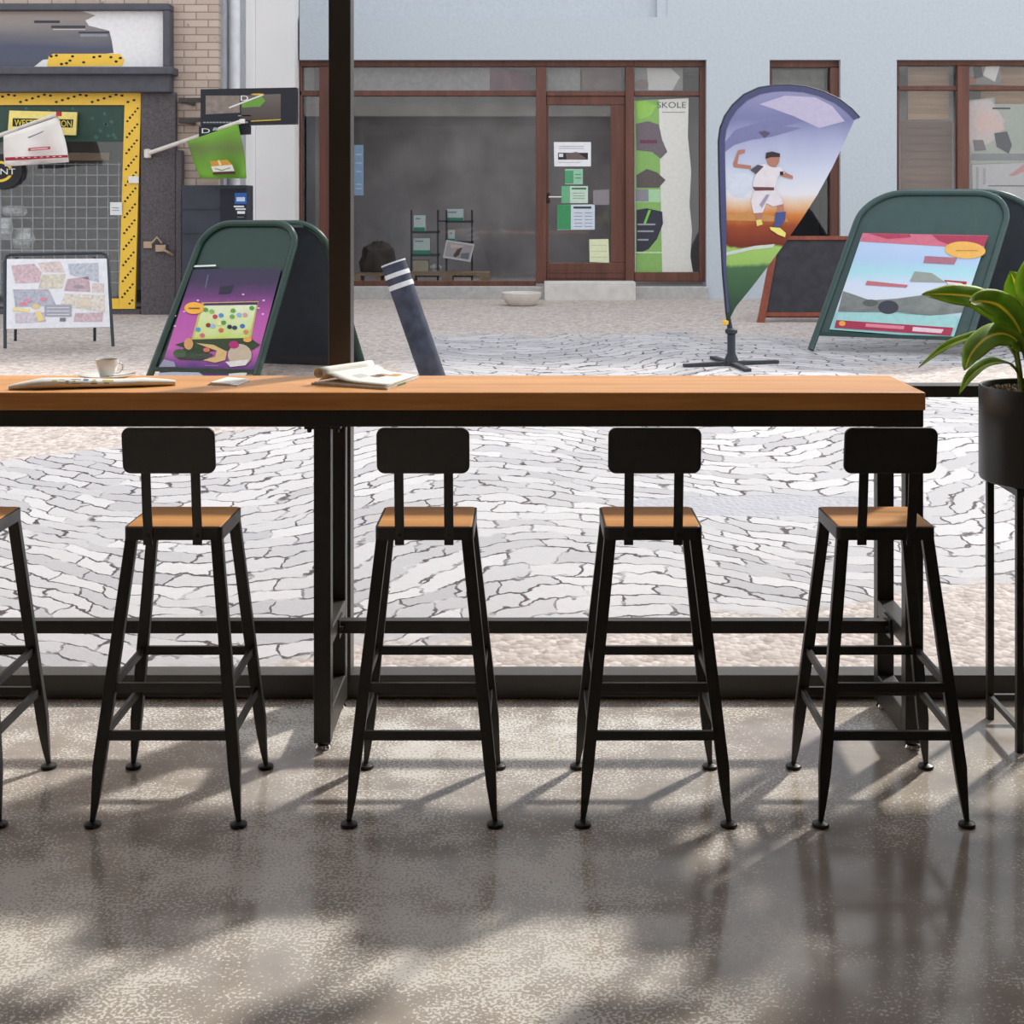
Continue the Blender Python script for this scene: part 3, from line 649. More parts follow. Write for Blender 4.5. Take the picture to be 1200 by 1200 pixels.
for k in range(24):
    a, b = k * .2618, (k + 1) * .2618; S.poly(mb, [(-1 + 16 * math.cos(a), 201 + 12.5 * math.sin(a)), (-1 + 16 * math.cos(b), 201 + 12.5 * math.sin(b)), (-1 + 12.5 * math.cos(b), 201 + 9.5 * math.sin(b)), (-1 + 12.5 * math.cos(a), 201 + 9.5 * math.sin(a))], ink(232, 200, 70), 1)
S.rect(mb, -24, 197, 19, 205.5, ink(40, 40, 46), 2); S.text(mb, 'POINT', -21, 197.5, 18, 204.5, ink(232, 230, 228), 3)
tag(mb.build('sign', None, None, smooth=0), 'round black sign with yellow ring and white lettering at the left photo edge', 'sign')
# things on display behind the grille
def packet(px, py, w, h, Y, c, lab, nm='foil_packet'):
    random.seed(int(px * 7 + py)); cpt = P(px, py, Y); mb = MB().use(c); s_ = Y / F; rings = []
    for k in range(5):
        t = k / 4; ww = w * s_ * (.5 + .15 * random.random()) * (1 if k not in (0, 4) else .75); dd = .05 * math.sin(math.pi * (t * .8 + .1))
        rings.append([cpt + Vector((ww * math.cos(a) * (1 + .2 * random.random()), dd * math.sin(a), h * s_ * (.5 - t) * -1)) for a in [k2 * .785 for k2 in range(8)]])
    mb.loft(rings); return tag(mb.build(nm, None, None, smooth=0), lab, 'packet', 'crumpled silver things behind the grille')
M_FOIL = mat('silver_foil', (214, 216, 214), .35, .4, .3, 30)
packet(17, 247, 26, 12, YS + .5, M_FOIL, 'wide silver white packet behind the grille, topmost of the silver things')
packet(5, 268, 14, 24, YS + .45, M_FOIL, 'crumpled silver packet behind the grille at the left photo edge')
packet(27, 280, 22, 26, YS + .55, M_FOIL, 'crumpled silver packet lowest right of those behind the grille, above the poster stand')
# display shelf carrying the packets
tag(MB().fbox(-260, 292.5, 140, 296, YS + .3, .5).fbox(-258, 296, -250, 362, YS + .35, .4).fbox(130, 296, 137, 362, YS + .35, .4).build('display_shelf', mat('shelf_grey', (110, 104, 102), .7), None, smooth=0), 'grey display shelf behind the wire grille of the corner shop', 'shelf')

# white building strip
wb = MB().box(x256 + .032, -2.616, YW, YW + 4, .3, 6.5).build('building', M_WHITEW, None, smooth=0); tag(wb, 'plain white rendered wall between brick shop and pale blue building', 'building')

# blue building
blue = thing('shop_building', 'pale blue rendered building with brown timber shopfront and glazed door', 'building', (P(640, 0, YBL).x, YBL, gB))
mb = MB(); D_ = .35
mb.fbox(351, 20, 1700, 70, YBL, D_); mb.fbox(351, -260, 782, 20, YBL + .09, D_ - .09); mb.fbox(782, -260, 1700, 20, YBL, D_)
mb.fbox(828, 70, 902, 400, YBL, D_); mb.fbox(985, 70, 1051, 400, YBL, D_); mb.fbox(1330, 70, 1700, 400, YBL, D_); mb.fbox(1051, 288, 1330, 400, YBL, D_)
mb.fbox(770, -260, 782, 20, YBL + .01, .1)
mb.build('rendered_wall', M_BLUEW, blue, smooth=0)
MB().fbox(351, 336, 830, 400, YBL - .04, .5).build('plinth', mat('grey_stone_plinth', (176, 174, 172), .85, 0, .12, 20, .2, .3), blue, bevel=.01, smooth=0)
MB().fbox(638, 330.5, 745, 400, YBL - .22, .3).build('doorstep', mat('pale_step_stone', (206, 202, 198), .8, 0, .1, 10), blue, bevel=.01, smooth=0)
mb = MB(); a, b = P(364, 400, YBL), P(1340, 66, YBL)
mb.box(a.x, b.x, 19.6, 19.7, .5, b.z + .2).box(a.x, b.x, YBL + D_, 19.6, b.z + .05, b.z + .2).box(a.x, b.x, YBL + D_, 19.6, .5, .62).box(a.x - .1, a.x, YBL + D_, 19.6, .5, b.z).box(b.x, b.x + .1, YBL + D_, 19.6, .5, b.z)
for x in (865, 1018): mb.fbox(x - 4, 60, x + 4, 400, YBL + D_, 2.7)
mb.build('back_room', M_GREYROOM, blue, smooth=0)
MB().box(-2.59, P(1700, 0, 16).x, YBL + .3, 21, 4.6, 4.75).build('roof', M_CORN, blue, smooth=0)
FY, FD = YBL + .10, .09            # joinery sits back in the opening
def frame(name, members, panes, lab=None, doors=False):
    mb = MB()
    for q in members: mb.fbox(q[0], q[1], q[2], q[3], FY + (q[4] if len(q) > 4 else 0), FD)
    o = mb.build(name, M_SHOPWOOD, blue, bevel=.008, smooth=0)
    if lab: o['label'] = lab
    for q in panes: MB().fbox(q[0], q[1], q[2], q[3], FY + .05, .01).build('pane', M_SHOPGLASS, o, smooth=0)
    return o
frame('shop_window', [(351, 70, 640, 78), (351, 106, 640, 112.5), (351, 78, 354, 338), (374, 78, 386, 338, -.03), (628, 78, 640, 332, -.03), (352, 329, 628, 337)],
      [(352, 78, 374, 106), (352, 112, 374, 330), (386, 78, 628, 106), (386, 112, 628, 330)], 'wide brown timber shop window with dim interior')
frame('shop_window', [(640, 70, 743, 78), (640, 107, 733, 112.5), (733, 78, 743, 330, -.03)], [(640, 78, 733, 107)], 'brown transom window above the glazed door')
frame('shop_window', [(743, 70, 829, 78), (743, 107, 820, 112.5), (820, 78, 829, 330), (743, 319, 820, 330)], [(743, 78, 820, 107), (743, 112, 820, 320)], 'narrow brown shop window with tall green and white poster')
dr = frame('door', [(640, 112.5, 733, 123, .02), (640, 308, 733, 331, .02), (716, 123, 733, 308, .02), (636, 123, 643, 308, .02)], [(643, 123, 716, 308)], 'brown timber door with full-height glass')
mb = MB(); mb.tube([P(643, 231, FY - .04), P(658, 231, FY - .04)], .014, 10); mb.tube([P(643.5, 231, FY - .04), P(643.5, 231, FY + .02)], .012, 8); mb.fbox(641, 226, 644.5, 238, FY + .01, .02)
hd = mb.build('handle', M_CHROME, dr); hd['label'] = 'silver lever handle'
mb = MB(); mb.fbox(643, 317.5, 732, 319.5, FY + .008, .02); mb.fbox(643, 325, 732, 326, FY + .008, .02); mb.build('rail_moulding', M_SHOPWOOD, dr, smooth=0)
frame('shop_window', [(902, 70, 985, 79), (902, 106, 985, 111), (973, 79, 985, 400, -.03), (902, 79, 905, 400)], [(905, 79, 973, 106), (905, 111, 973, 400)], 'tall brown framed window partly hidden by the feather flag')
frame('shop_window', [(1051, 67, 1330, 77), (1051, 100.5, 1330, 106), (1051, 77, 1054, 290), (1122, 77, 1136, 290, -.03), (1322, 77, 1330, 290), (1051, 280, 1330, 290)],
      [(1054, 77, 1122, 100.5), (1136, 77, 1322, 100.5), (1054, 106, 1122, 280), (1136, 106, 1322, 280)], 'brown timber shop window at the upper right with picture posters')
# blinds and boards right behind the panes
def blind(x0, y0, x1, y1, m, lab, Yo=.28, nm='blind'):
    S = vplane(YBL + Yo); mb = MB(); S.slab(mb, [(x0, y0), (x1, y0), (x1, y1), (x0, y1)], m, 0, .03)
    k = int((y1 - y0) / 9)
    mb.use(m)
    for i in range(k): mb.fbox(x0, y0 + i * 9 + 7.6, x1, y0 + i * 9 + 8.3, YBL + Yo - .01, .012)
    o = mb.build(nm, None, blue, smooth=0); o['label'] = lab; return o
M_BLIND = wood('brown_slatted_blind', (136, 108, 84), (200, 164, 130), .7, 0, 6)
M_BLIND2 = wood('dark_brown_shutter', (90, 68, 56), (142, 110, 90), .7, 0, 5)
blind(1064, 79, 1112, 140, M_BLIND, 'tan slatted blind'); blind(1150, 79, 1322, 122, M_BLIND, 'tan slatted blind'); blind(1056, 142, 1116, 285, M_BLIND2, 'dark brown shutter'); blind(905, 82, 966, 104, mat('grey_green_board', (118, 116, 108), .7, 0, .3, 12), 'grey board in the transom')
S = vplane(YBL + .27); mb = MB(); S.slab(mb, [(388, 80), (574, 80), (574, 106), (388, 106)], mat('pale_transom_board', (158, 152, 150), .7, 0, .15, 20), 0, .02); S.slab(mb, [(574, 82), (622, 82), (622, 106), (574, 106)], mat('plum_print', (112, 70, 82), .7, 0, .35, 9), 0, .02); S.slab(mb, [(354, 80), (368, 80), (368, 106), (354, 106)], mat('pale_transom_board', (158, 152, 150)), 0, .02)
mb.build('transom_board', None, blue, smooth=0)
S = vplane(YBL + .27); mb = MB(); S.slab(mb, [(642, 80), (680, 80), (680, 106), (642, 106)], mat('pale_transom_board', (158, 152, 150)), 0, .02); S.slab(mb, [(682, 80), (728, 80), (728, 106), (682, 106)], mat('brown_transom_board', (122, 102, 96), .7, 0, .2, 8), 0, .02); mb.build('transom_board', None, blue, smooth=0)
S = vplane(YBL + .22); mb = MB(); S.slab(mb, [(744, 80), (800, 80), (800, 106), (744, 106)], ink(150, 146, 142), 0, .01); S.poly(mb, [(758, 80), (786, 80), (797, 90), (788, 106), (760, 106)], ink(216, 212, 206), 1); S.oval(mb, 752, 99, 8, 6, ink(140, 116, 112), 2)
tag(mb.build('poster', None, None, smooth=0), 'grey poster with white shape in the transom above the tall green poster', 'poster')

# ---- notices on the glazed door and its neighbour
S = vplane(FY + .045)
def notice(pts, base, marks, lab, nm='notice', cat='notice', grp=None):
    mb = MB(); S.slab(mb, pts, ink(*base), 0, .004)
    for m in marks:
        if m[0] == 'r': S.rect(mb, *m[1:5], ink(*m[5]), m[6] if len(m) > 6 else 1)
        elif m[0] == 'o': S.oval(mb, *m[1:5], ink(*m[5]), m[6] if len(m) > 6 else 1)
        elif m[0] == 'p': S.poly(mb, m[1], ink(*m[2]), m[3] if len(m) > 3 else 1)
        elif m[0] == 't': S.text(mb, m[1], *m[2:6], ink(*m[6]), m[7] if len(m) > 7 else 2)
    return tag(mb.build(nm, None, None, smooth=0), lab, cat, grp)
def lines(x0, x1, ys, c, h=.8): return [('r', x0, y, x1, y + h, c) for y in ys]
notice([(649, 166.5), (692.5, 166.5), (692.5, 195), (649.5, 195)], (232, 232, 236), lines(655, 684, (171, 173.5), (170, 170, 176)) + [('r', 654, 179, 689, 187, (44, 44, 50)), ('p', [(663, 180), (676, 178), (683, 183), (688, 186), (664, 187)], (110, 96, 92), 2), ('r', 655, 180, 660, 184, (220, 220, 225), 2)] + lines(654, 680, (190,), (190, 190, 196)), 'white notice with dark picture band, topmost on the glazed door')
notice([(662, 198), (683, 198), (683, 216), (662, 216)], (150, 196, 168), [('r', 662, 200, 672, 215, (84, 156, 112)), ('r', 674, 204, 681, 205, (90, 130, 100)), ('r', 674, 208, 681, 209, (90, 130, 100))], 'smallest green leaflet on the door, just under the white notice')
notice([(658, 218), (689, 218), (689, 238), (658, 238)], (196, 216, 200), [('r', 658, 218, 668, 238, (110, 176, 134)), ('r', 670, 220, 687, 222, (60, 110, 80))] + lines(671, 685, (226, 229, 232), (140, 160, 146)), 'medium pale green leaflet on the door, second above the bottom paper row')
notice([(653, 240), (697, 239.5), (697, 269), (653, 269.5)], (206, 214, 226), [('r', 653, 240, 669, 269, (66, 146, 96)), ('r', 672, 242, 693, 244.5, (60, 66, 72))] + lines(673, 682, (249, 253, 257, 261, 265), (140, 146, 160)) + lines(685, 694, (249, 253, 257, 261, 265), (140, 146, 160)), 'large white price list with dark green left band on the door')
notice([(690.5, 280.5), (713, 280), (714, 308), (691, 307)], (222, 226, 190), lines(693, 711, (287, 294, 301), (196, 202, 160)), 'cream paper in the lower right corner of the door glass')
notice([(695, 223), (714, 222), (714, 240), (695, 240)], (138, 132, 136), [], 'grey card on the door glass beside the pale green leaflet')
notice([(743.5, 118), (807, 115), (806, 160), (810, 200), (808, 240), (811, 270), (809, 300), (812, 320), (744, 321)], (216, 214, 208),
       [('p', [(744, 118), (772, 117), (776, 320), (745, 321)], (136, 178, 102)), ('p', [(745, 145), (760, 142), (772, 146), (776, 164), (782, 178), (774, 186), (764, 178), (746, 176)], (112, 104, 110), 2), ('r', 750, 164, 770, 168, (110, 66, 84), 3), ('p', [(746, 205), (758, 198), (770, 202), (780, 211), (772, 220), (746, 220)], (96, 88, 88), 2), ('r', 745, 222, 774, 237, (166, 206, 164), 2), ('r', 745, 222, 760, 236, (140, 138, 148), 3), ('p', [(746, 246), (758, 244), (776, 248), (777, 262), (770, 280), (760, 292), (746, 298)], (58, 58, 70), 2), ('r', 747, 262, 768, 264, (150, 156, 166), 3), ('r', 747, 270, 766, 272, (150, 156, 166), 3), ('r', 747, 280, 760, 282, (150, 156, 166), 3), ('p', [(754, 262), (757, 262), (763, 246), (760, 246)], (120, 196, 84), 4), ('r', 745, 295, 776, 297, (190, 214, 170), 3), ('p', [(745, 119), (756, 118), (770, 124), (762, 136), (748, 140)], (150, 196, 96), 2),
        ('t', 'SKOLE', 770, 119.5, 804, 126.5, (92, 92, 96), 2), ('r', 776, 131, 803, 132, (150, 150, 152))], 'tall half green half white poster with dark lettering in the narrow window', 'poster', 'poster')
S = vplane(YBL + .17)
notice([(415, 170), (426, 170), (426, 229), (415, 229)], (150, 178, 204), lines(417, 424, (180, 190, 200, 215, 220), (190, 206, 222), 2), 'narrow blue poster inside the wide window right by the dark mullion', 'poster', 'poster')
S = vplane(YBL + .16)
notice([(1132, 118), (1165, 114), (1166, 122), (1215, 122), (1215, 190), (1138, 192)], (176, 180, 168), [('p', [(1133, 120), (1160, 116), (1178, 142), (1170, 160), (1155, 170), (1140, 178), (1134, 160)], (196, 184, 180), 1), ('p', [(1145, 132), (1160, 130), (1174, 144), (1178, 152), (1160, 155), (1148, 158), (1142, 146)], (206, 180, 174), 2), ('p', [(1165, 156), (1180, 154), (1186, 170), (1182, 180), (1168, 172)], (84, 86, 92), 2), ('r', 1163, 126, 1184, 128, (70, 74, 80), 2), ('r', 1138, 180, 1215, 188, (134, 134, 136), 2), ('p', [(1140, 164), (1152, 164), (1156, 176), (1142, 177)], (120, 112, 114), 3)], 'upper of two pale picture posters in the right shop window', 'poster', 'poster')
notice([(1139, 193), (1215, 190), (1215, 288), (1142, 288)], (196, 192, 192), [('p', [(1182, 206), (1206, 188), (1212, 196), (1188, 206)], (190, 140, 136), 2), ('r', 1158, 217, 1206, 218.5, (120, 116, 124), 2), ('r', 1144, 196, 1147, 222, (160, 156, 158), 2), ('r', 1152, 197, 1155, 216, (160, 156, 158), 2), ('r', 1142, 234, 1215, 288, (150, 136, 128), 1)], 'lower of two pale posters in the right shop window, behind the green board', 'poster', 'poster')
notice([(1130, 76), (1172, 76), (1174, 99), (1132, 99)], (150, 144, 138), [('p', [(1140, 78), (1150, 77), (1152, 90), (1142, 92)], (90, 90, 92)), ('p', [(1155, 78), (1172, 76), (1166, 96), (1152, 88)], (208, 204, 200)), ('r', 1132, 90, 1144, 98, (152, 110, 96))], 'small grey picture print in the transom of the right shop window', 'poster', 'poster')

# ---- display things inside the wide shop window
Yd = YBL + .62
rk = thing('display_rack', 'dark open display rack inside the wide brown shop window', 'display rack', (P(510, 0, Yd).x, Yd, .62))
mr = mat('dark_rack_metal', (62, 60, 66), .5, .2)
for x in (481, 512, 522, 552): MB().fbox(x, 246, x + 2.2, 336, Yd, .03).build('upright', mr, rk, smooth=0)
for x0, x1, y in ((481, 514, 271), (481, 514, 298), (481, 514, 322), (522, 554, 258.5), (522, 554, 283), (522, 554, 322)): MB().fbox(x0, y, x1, y + 2.5, Yd, .30).build('shelf', mr, rk, smooth=0)
MB().fbox(514, 258.5, 522, 260, Yd + .1, .05).build('tie_bar', mr, rk, smooth=0)
def pbox(px0, py0, px1, py1, lab, stripe=True, c=(206, 218, 214)):
    Y = Yd + .05; mb = MB().use(ink(*c)); mb.fbox(px0, py0, px1, py1, Y, .16); S = vplane(Y)
    if stripe: S.rect(mb, px0, py0 + (py1 - py0) * .75, px1, py1, ink(64, 150, 120), 1); S.rect(mb, px0 + 2, py0 + 3, px0 + (px1 - px0) * .6, py0 + 4.5, ink(130, 140, 150), 1)
    return tag(mb.build('product_box', None, None, smooth=0), lab, 'box', 'small packed boxes in the wide shop window')
pbox(485, 252.5, 498, 271, 'white and green box on the left column of the rack, topmost there')
pbox(523, 245, 543, 258.5, 'widest white and green box, on top of the right rack column')
pbox(525, 269.5, 533, 283, 'slim white and green box standing above the tilted picture')
pbox(484.5, 279, 504, 298, 'white and green box on the middle left rack shelf')
pbox(481, 305, 502, 322, 'cream cardboard box on the lowest left rack shelf', False, (186, 174, 150))
S = Sheet(P(520, 310, Yd - .16), P(555, 310, Yd - .16), P(520, 280, Yd - .06)); mb = MB(); S.slab(mb, [(523, 281), (556, 286), (551, 307), (519, 302)], ink(206, 204, 204), 0, .02); S.poly(mb, [(524.5, 283.5), (554, 288), (549.5, 304.5), (521, 300)], ink(176, 166, 164), 1); S.poly(mb, [(531, 299), (536, 292), (542, 290), (538, 299), (533, 302)], ink(96, 72, 66), 2); S.poly(mb, [(540, 297), (550, 296), (549, 304), (540, 302.5)], ink(120, 122, 130), 2); S.poly(mb, [(527, 285), (545, 288), (540, 290), (528, 291)], ink(208, 190, 180), 2)
tag(mb.build('framed_picture', None, None, smooth=0), 'tilted white framed picture leaning on the rack in the wide shop window', 'picture')
mb = MB(); c = P(510, 321.5, Yd + .08); mb.lathe([(0, 0), (.05, 0), (.055, .02), (.03, .05), (.05, .08), (.03, .12), (.0, .13)], c, 16, False); mb.tube([c + Vector((-.05, 0, .08)), c + Vector((.03, -.02, .1)), c + Vector((.07, -.02, .07))], .025, 8)
tag(mb.build('figurine', mat('white_plaster', (214, 208, 200), .6), None), 'small white figurine beside the cream box on the low rack shelf', 'ornament')
def pallet(x0, x1, lab):
    t = thing('pallet', lab, 'pallet', P((x0 + x1) / 2, 336, Yd - .35), 'pale wooden pallets inside the wide shop window')
    mw = wood('pallet_wood', (126, 104, 82), (166, 142, 112), .8, 0, 8) if 'pallet' not in _mc else _mc['pallet']; _mc['pallet'] = mw
    MB().fbox(x0, 319.5, x1, 323, Yd - .42, .38).build('top_boards', mw, t, smooth=0)
    w = x1 - x0
    for k in (0, .44, .88): MB().fbox(x0 + k * w, 323, x0 + k * w + w * .12, 331, Yd - .42, .38).build('block', mw, t, smooth=0)
    MB().fbox(x0, 331, x1, 334, Yd - .42, .38).build('bottom_boards', mw, t, smooth=0)
pallet(416, 470, 'wooden pallet at the left end of the wide shop window, by the leaning bollard'); pallet(474, 574, 'wooden pallet under the display rack in the wide shop window')
# dark heap left in the window
mb = MB(); c = P(440, 319.4, Yd - .42); c.y = Yd - .22; mb.lathe([(0, 0), (.17, 0), (.19, .10), (.17, .22), (.13, .28), (.06, .31), (0, .32)], c, 14, False)
random.seed(4)
for v in mb.v: v.x = c.x + (v.x - c.x) * random.uniform(.8, 1.35); v.z += random.uniform(-.02, .05) if v.z > c.z + .05 else 0
tag(mb.build('cloth_heap', mat('dark_brown_cloth', (70, 62, 58), .9, 0, .4, 8, .2, .5), None), 'dark brown draped heap on the pallet behind the leaning bollard', 'fabric')

# ------------------------------------------------------------------ signs, flags and street furniture
# projecting box sign
Yp = 14.0; S = vplane(Yp)
ps = thing('hanging_sign', 'black projecting box sign on brackets beside the brick pier', 'sign', P(290, 160, Yp))
mb = MB(); S.slab(mb, [(235, 104.5), (347, 102.5), (347, 145), (235, 147.5)], ink(36, 38, 46), 0, .14)
S.poly(mb, [(241, 112), (281, 112), (281, 132), (241, 134)], mat('sign_picture_tan', (128, 116, 108), .6, 0, .25, 14), 1); S.poly(mb, [(282, 112), (329, 110), (329, 139), (283, 141)], soft('sign_picture_dark', [(0, (66, 58, 56)), (.6, (96, 88, 84)), (1, (112, 104, 98))], 'Z', .3), 1)
S.poly(mb, [(283, 121), (306, 112), (311, 118), (305, 125), (284, 126)], ink(104, 150, 62), 2); S.poly(mb, [(268, 125.5), (269, 127), (309, 111.6), (307, 110.5)], ink(220, 216, 214), 3); S.text(mb, 'D', 282, 112, 291, 118, ink(224, 224, 226), 2); S.oval(mb, 302, 110.5, 8, 1, ink(214, 170, 60), 2)
for k in range(14): S.rect(mb, 238 + k * 3.8, 142.8 - k * .03, 241 + k * 3.8, 144.2, ink(150, 150, 156), 1)
S.poly(mb, [(294, 141.2), (329, 139.4), (329, 140.8), (294, 142.6)], ink(196, 166, 60), 1); S.rect(mb, 279, 135, 294, 136.2, ink(150, 150, 156), 1)
mb.build('sign_box', None, ps, smooth=0)
mb = MB(); S.slab(mb, [(233, 148), (292, 147), (292, 157), (233, 161)], ink(36, 38, 46), 0, .10); S.text(mb, 'D', 236.5, 150.5, 246, 156, ink(224, 224, 226), 1); S.text(mb, '&', 249, 149.5, 257, 153, ink(210, 210, 212), 1)
mb.build('lower_panel', None, ps, smooth=0)
for y in (117.5, 141): mb = MB().bar(P(212, y, Yp + .07), P(236, y - .3, Yp + .07), .05, .04); mb.bar(P(212.5, y, Yp + .07), Vector((P(212.5, y, Yp).x, YS, P(212.5, y, Yp).z)), .04, .04); mb.fbox(209, y - 3, 216, y + 3, YS - .10, .10).build('bracket', M_BLACK, ps, smooth=0)
# flags on white poles
M_POLE = mat('white_pole', (214, 208, 200), .5)
def flag(p0, p1, top, bot, Y, m, art, lab, capc):
    t = thing('flag', lab, 'flag', P(p0[0], p0[1], YS - .06)); S = vplane(Y)
    a, b = P(p0[0], p0[1], YS - .08), P(p1[0], p1[1], Y - .01)
    pl = MB().tube([a, b], .021, 10).build('pole', M_POLE, t)
    MB().lathe([(0, -.05), (.036, -.04), (.036, .04), (0, .05)], a + Vector((0, .0, 0)), 12, False).build('socket', M_POLE, pl)
    MB().lathe([(0, -.02), (.026, -.02), (.026, .02), (0, .02)], b, 12, False).build('cap', ink(*capc), pl)
    mb = MB().use(m); n = 14; rows = []
    for i in range(9):
        v = i / 8; r = []
        for j in range(n + 1):
            u = j / n; x = (top[0][0] * (1 - u) + top[1][0] * u) * (1 - v) + (bot[0][0] * (1 - u) + bot[1][0] * u) * v; y = (top[0][1] * (1 - u) + top[1][1] * u) * (1 - v) + (bot[0][1] * (1 - u) + bot[1][1] * u) * v
            yy = (YS - .08) * 0 + Y + .05 * math.sin(u * 9 + v * 2) * v; r.append(P(x + 3 * math.sin(v * 4) * (u - .3) * v, y, yy))
        rows.append(r)
    mb.loft(rows, False, False); cl = mb.build('cloth', None, t, smooth=60); s_ = cl.modifiers.new('thickness', 'SOLIDIFY'); s_.thickness = .006
    mb = MB(); art(vplane(Y - .065), mb); mb.build('printing', None, cl, smooth=0)
    return t
def art_w(S, mb):
    S.poly(mb, [(6, 184.5), (79, 181.5), (80, 184.5), (6, 188.5)], ink(150, 40, 56), 0); S.text(mb, 'Selling hot gourmet treats'[:0] or '- - - - - - - -', 18, 184.4, 72, 185.2, ink(226, 200, 200), 1, -1.5)
    S.poly(mb, [(33, 173.5), (59, 171.5), (59, 175), (33, 177)], ink(176, 70, 84), 0); S.poly(mb, [(36, 174.6), (56, 173), (56, 174), (36, 175.6)], ink(226, 200, 200), 1)
    S.poly(mb, [(32, 161), (52, 153), (50, 155), (34, 162)], ink(120, 118, 128), 0)
flag((-12, 163), (69, 133.5), ((4, 159), (68, 137)), ((5, 195), (82, 190)), 14.0, mat('white_flag_cloth', (224, 218, 214), .8, 0, .05, 6), art_w, 'white flag with a red lower stripe hung on a slanted pole before the shop', (180, 50, 50))
def art_g(S, mb):
    S.poly(mb, [(246, 189), (266, 187), (272, 193), (248, 195)], ink(196, 140, 60), 0); S.poly(mb, [(247, 195), (272, 193), (275, 201), (250, 201.5)], ink(216, 210, 200), 0); S.poly(mb, [(250, 201.5), (275, 200.5), (276, 204), (249, 204.5)], ink(70, 48, 40), 0); S.poly(mb, [(252, 197), (260, 199), (270, 196), (270, 197), (260, 200.3), (252, 198)], ink(120, 140, 110), 1); S.poly(mb, [(255, 187.8), (257, 187.5), (260, 193), (257, 194)], ink(226, 200, 150), 1)
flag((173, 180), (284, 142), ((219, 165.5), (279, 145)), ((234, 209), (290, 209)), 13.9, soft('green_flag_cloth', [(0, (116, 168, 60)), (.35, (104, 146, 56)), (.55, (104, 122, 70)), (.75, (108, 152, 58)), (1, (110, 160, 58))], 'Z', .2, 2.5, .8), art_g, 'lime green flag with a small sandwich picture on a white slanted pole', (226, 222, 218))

# dark vending cabinet behind the green board
Yk = 14.15; S = vplane(Yk)
kb = thing('cabinet', 'dark blue-black cabinet with blue sticker standing against the brick pier', 'cabinet', G(250, Yk + .12))
MB().fbox(213, 217, 290, 372, Yk, .30).build('body', mat('blue_black_cabinet', (44, 48, 62), .5, 0, .2, 6), kb, bevel=.01, smooth=0)
mb = MB(); S.slab(mb, [(258, 221), (288.5, 221), (288.5, 330), (258, 330)], ink(34, 36, 46), .012, .012)
for y, x0, x1 in ((244, 213, 257), (272, 213, 257)): mb.use(ink(58, 60, 70)); mb.fbox(x0, y, x1, y + 1.4, Yk - .012, .012)
S = vplane(Yk - .012); S.rect(mb, 275, 226, 289, 239, ink(46, 96, 176), 1); S.rect(mb, 277, 231, 287, 236, ink(196, 212, 232), 2); S.rect(mb, 274, 241, 286, 243, ink(220, 220, 224), 1); S.rect(mb, 276, 244, 288, 246, ink(210, 210, 214), 1); S.rect(mb, 278, 247.5, 287, 250.5, ink(224, 224, 228), 1); S.rect(mb, 278, 254, 286, 255, ink(120, 122, 130), 1)
fp = mb.build('front_panel', None, kb, smooth=0); fp['label'] = 'black front panel with blue sticker'

# pavement A-boards
def aboard(name, lab, quad_, rad, Ys, m, art, back, back_m, rail_y, mids, base, foot_drop=0):
    """quad_: pixel corners BL, BR, TR, TL of the front panel; Ys their depths; back: the same for the rear panel"""
    t = thing(name, lab, 'sign', base)
    def panel(qd, Yq, nm, withart):
        bl, br, tr, tl = [P(x, y, Y) for (x, y), Y in zip(qd, Yq)]
        def uv(u, v, o=0):
            return bl.lerp(br, u).lerp(tl.lerp(tr, u), v)
        ru, rv = rad; n = 10; path = [(0, 0), (0, .3), (0, .6)]
        path += [(ru - ru * math.cos(a), 1 - rv + rv * math.sin(a)) for a in [math.pi / 2 * k / n for k in range(n + 1)]]
        path += [(1 - ru + ru * math.sin(a), 1 - rv + rv * math.cos(a)) for a in [math.pi / 2 * k / n for k in range(n + 1)]]
        path += [(1, .6), (1, .3), (1, 0)]
        fr = MB().tube([uv(*q) for q in path], .026, 10).build(nm + '_frame', m, t)
        v0 = .10; inner = [(0.005, v0)] + [q for q in path if q[1] > v0 + .01] + [(.995, v0)]
        nrm = (br - bl).cross(tl - bl).normalized(); nrm = -nrm if nrm.y > 0 else nrm
        pn = MB().prism([uv(*q) - nrm * .008 for q in inner], -nrm * .012).build(nm + '_panel', back_m if not withart else m, t, smooth=30)
        MB().bar(uv(0, v0), uv(1, v0), .03, .03).build('cross_rail', m, fr, smooth=0)
        return Sheet(bl, br, tl), uv
    S, uv = panel(quad_, Ys, 'front', True)
    mb = MB(); art(S, mb); ob = mb.build('poster', None, t, smooth=0)
    S2, uv2 = panel(back[0], back[1], 'rear', False)
    hg = MB()
    for u in (.2, .8): hg.bar(uv(u, .985), uv2(u, .985), .05, .02)
    hg.build('hinge', m, t, smooth=0)
    return t
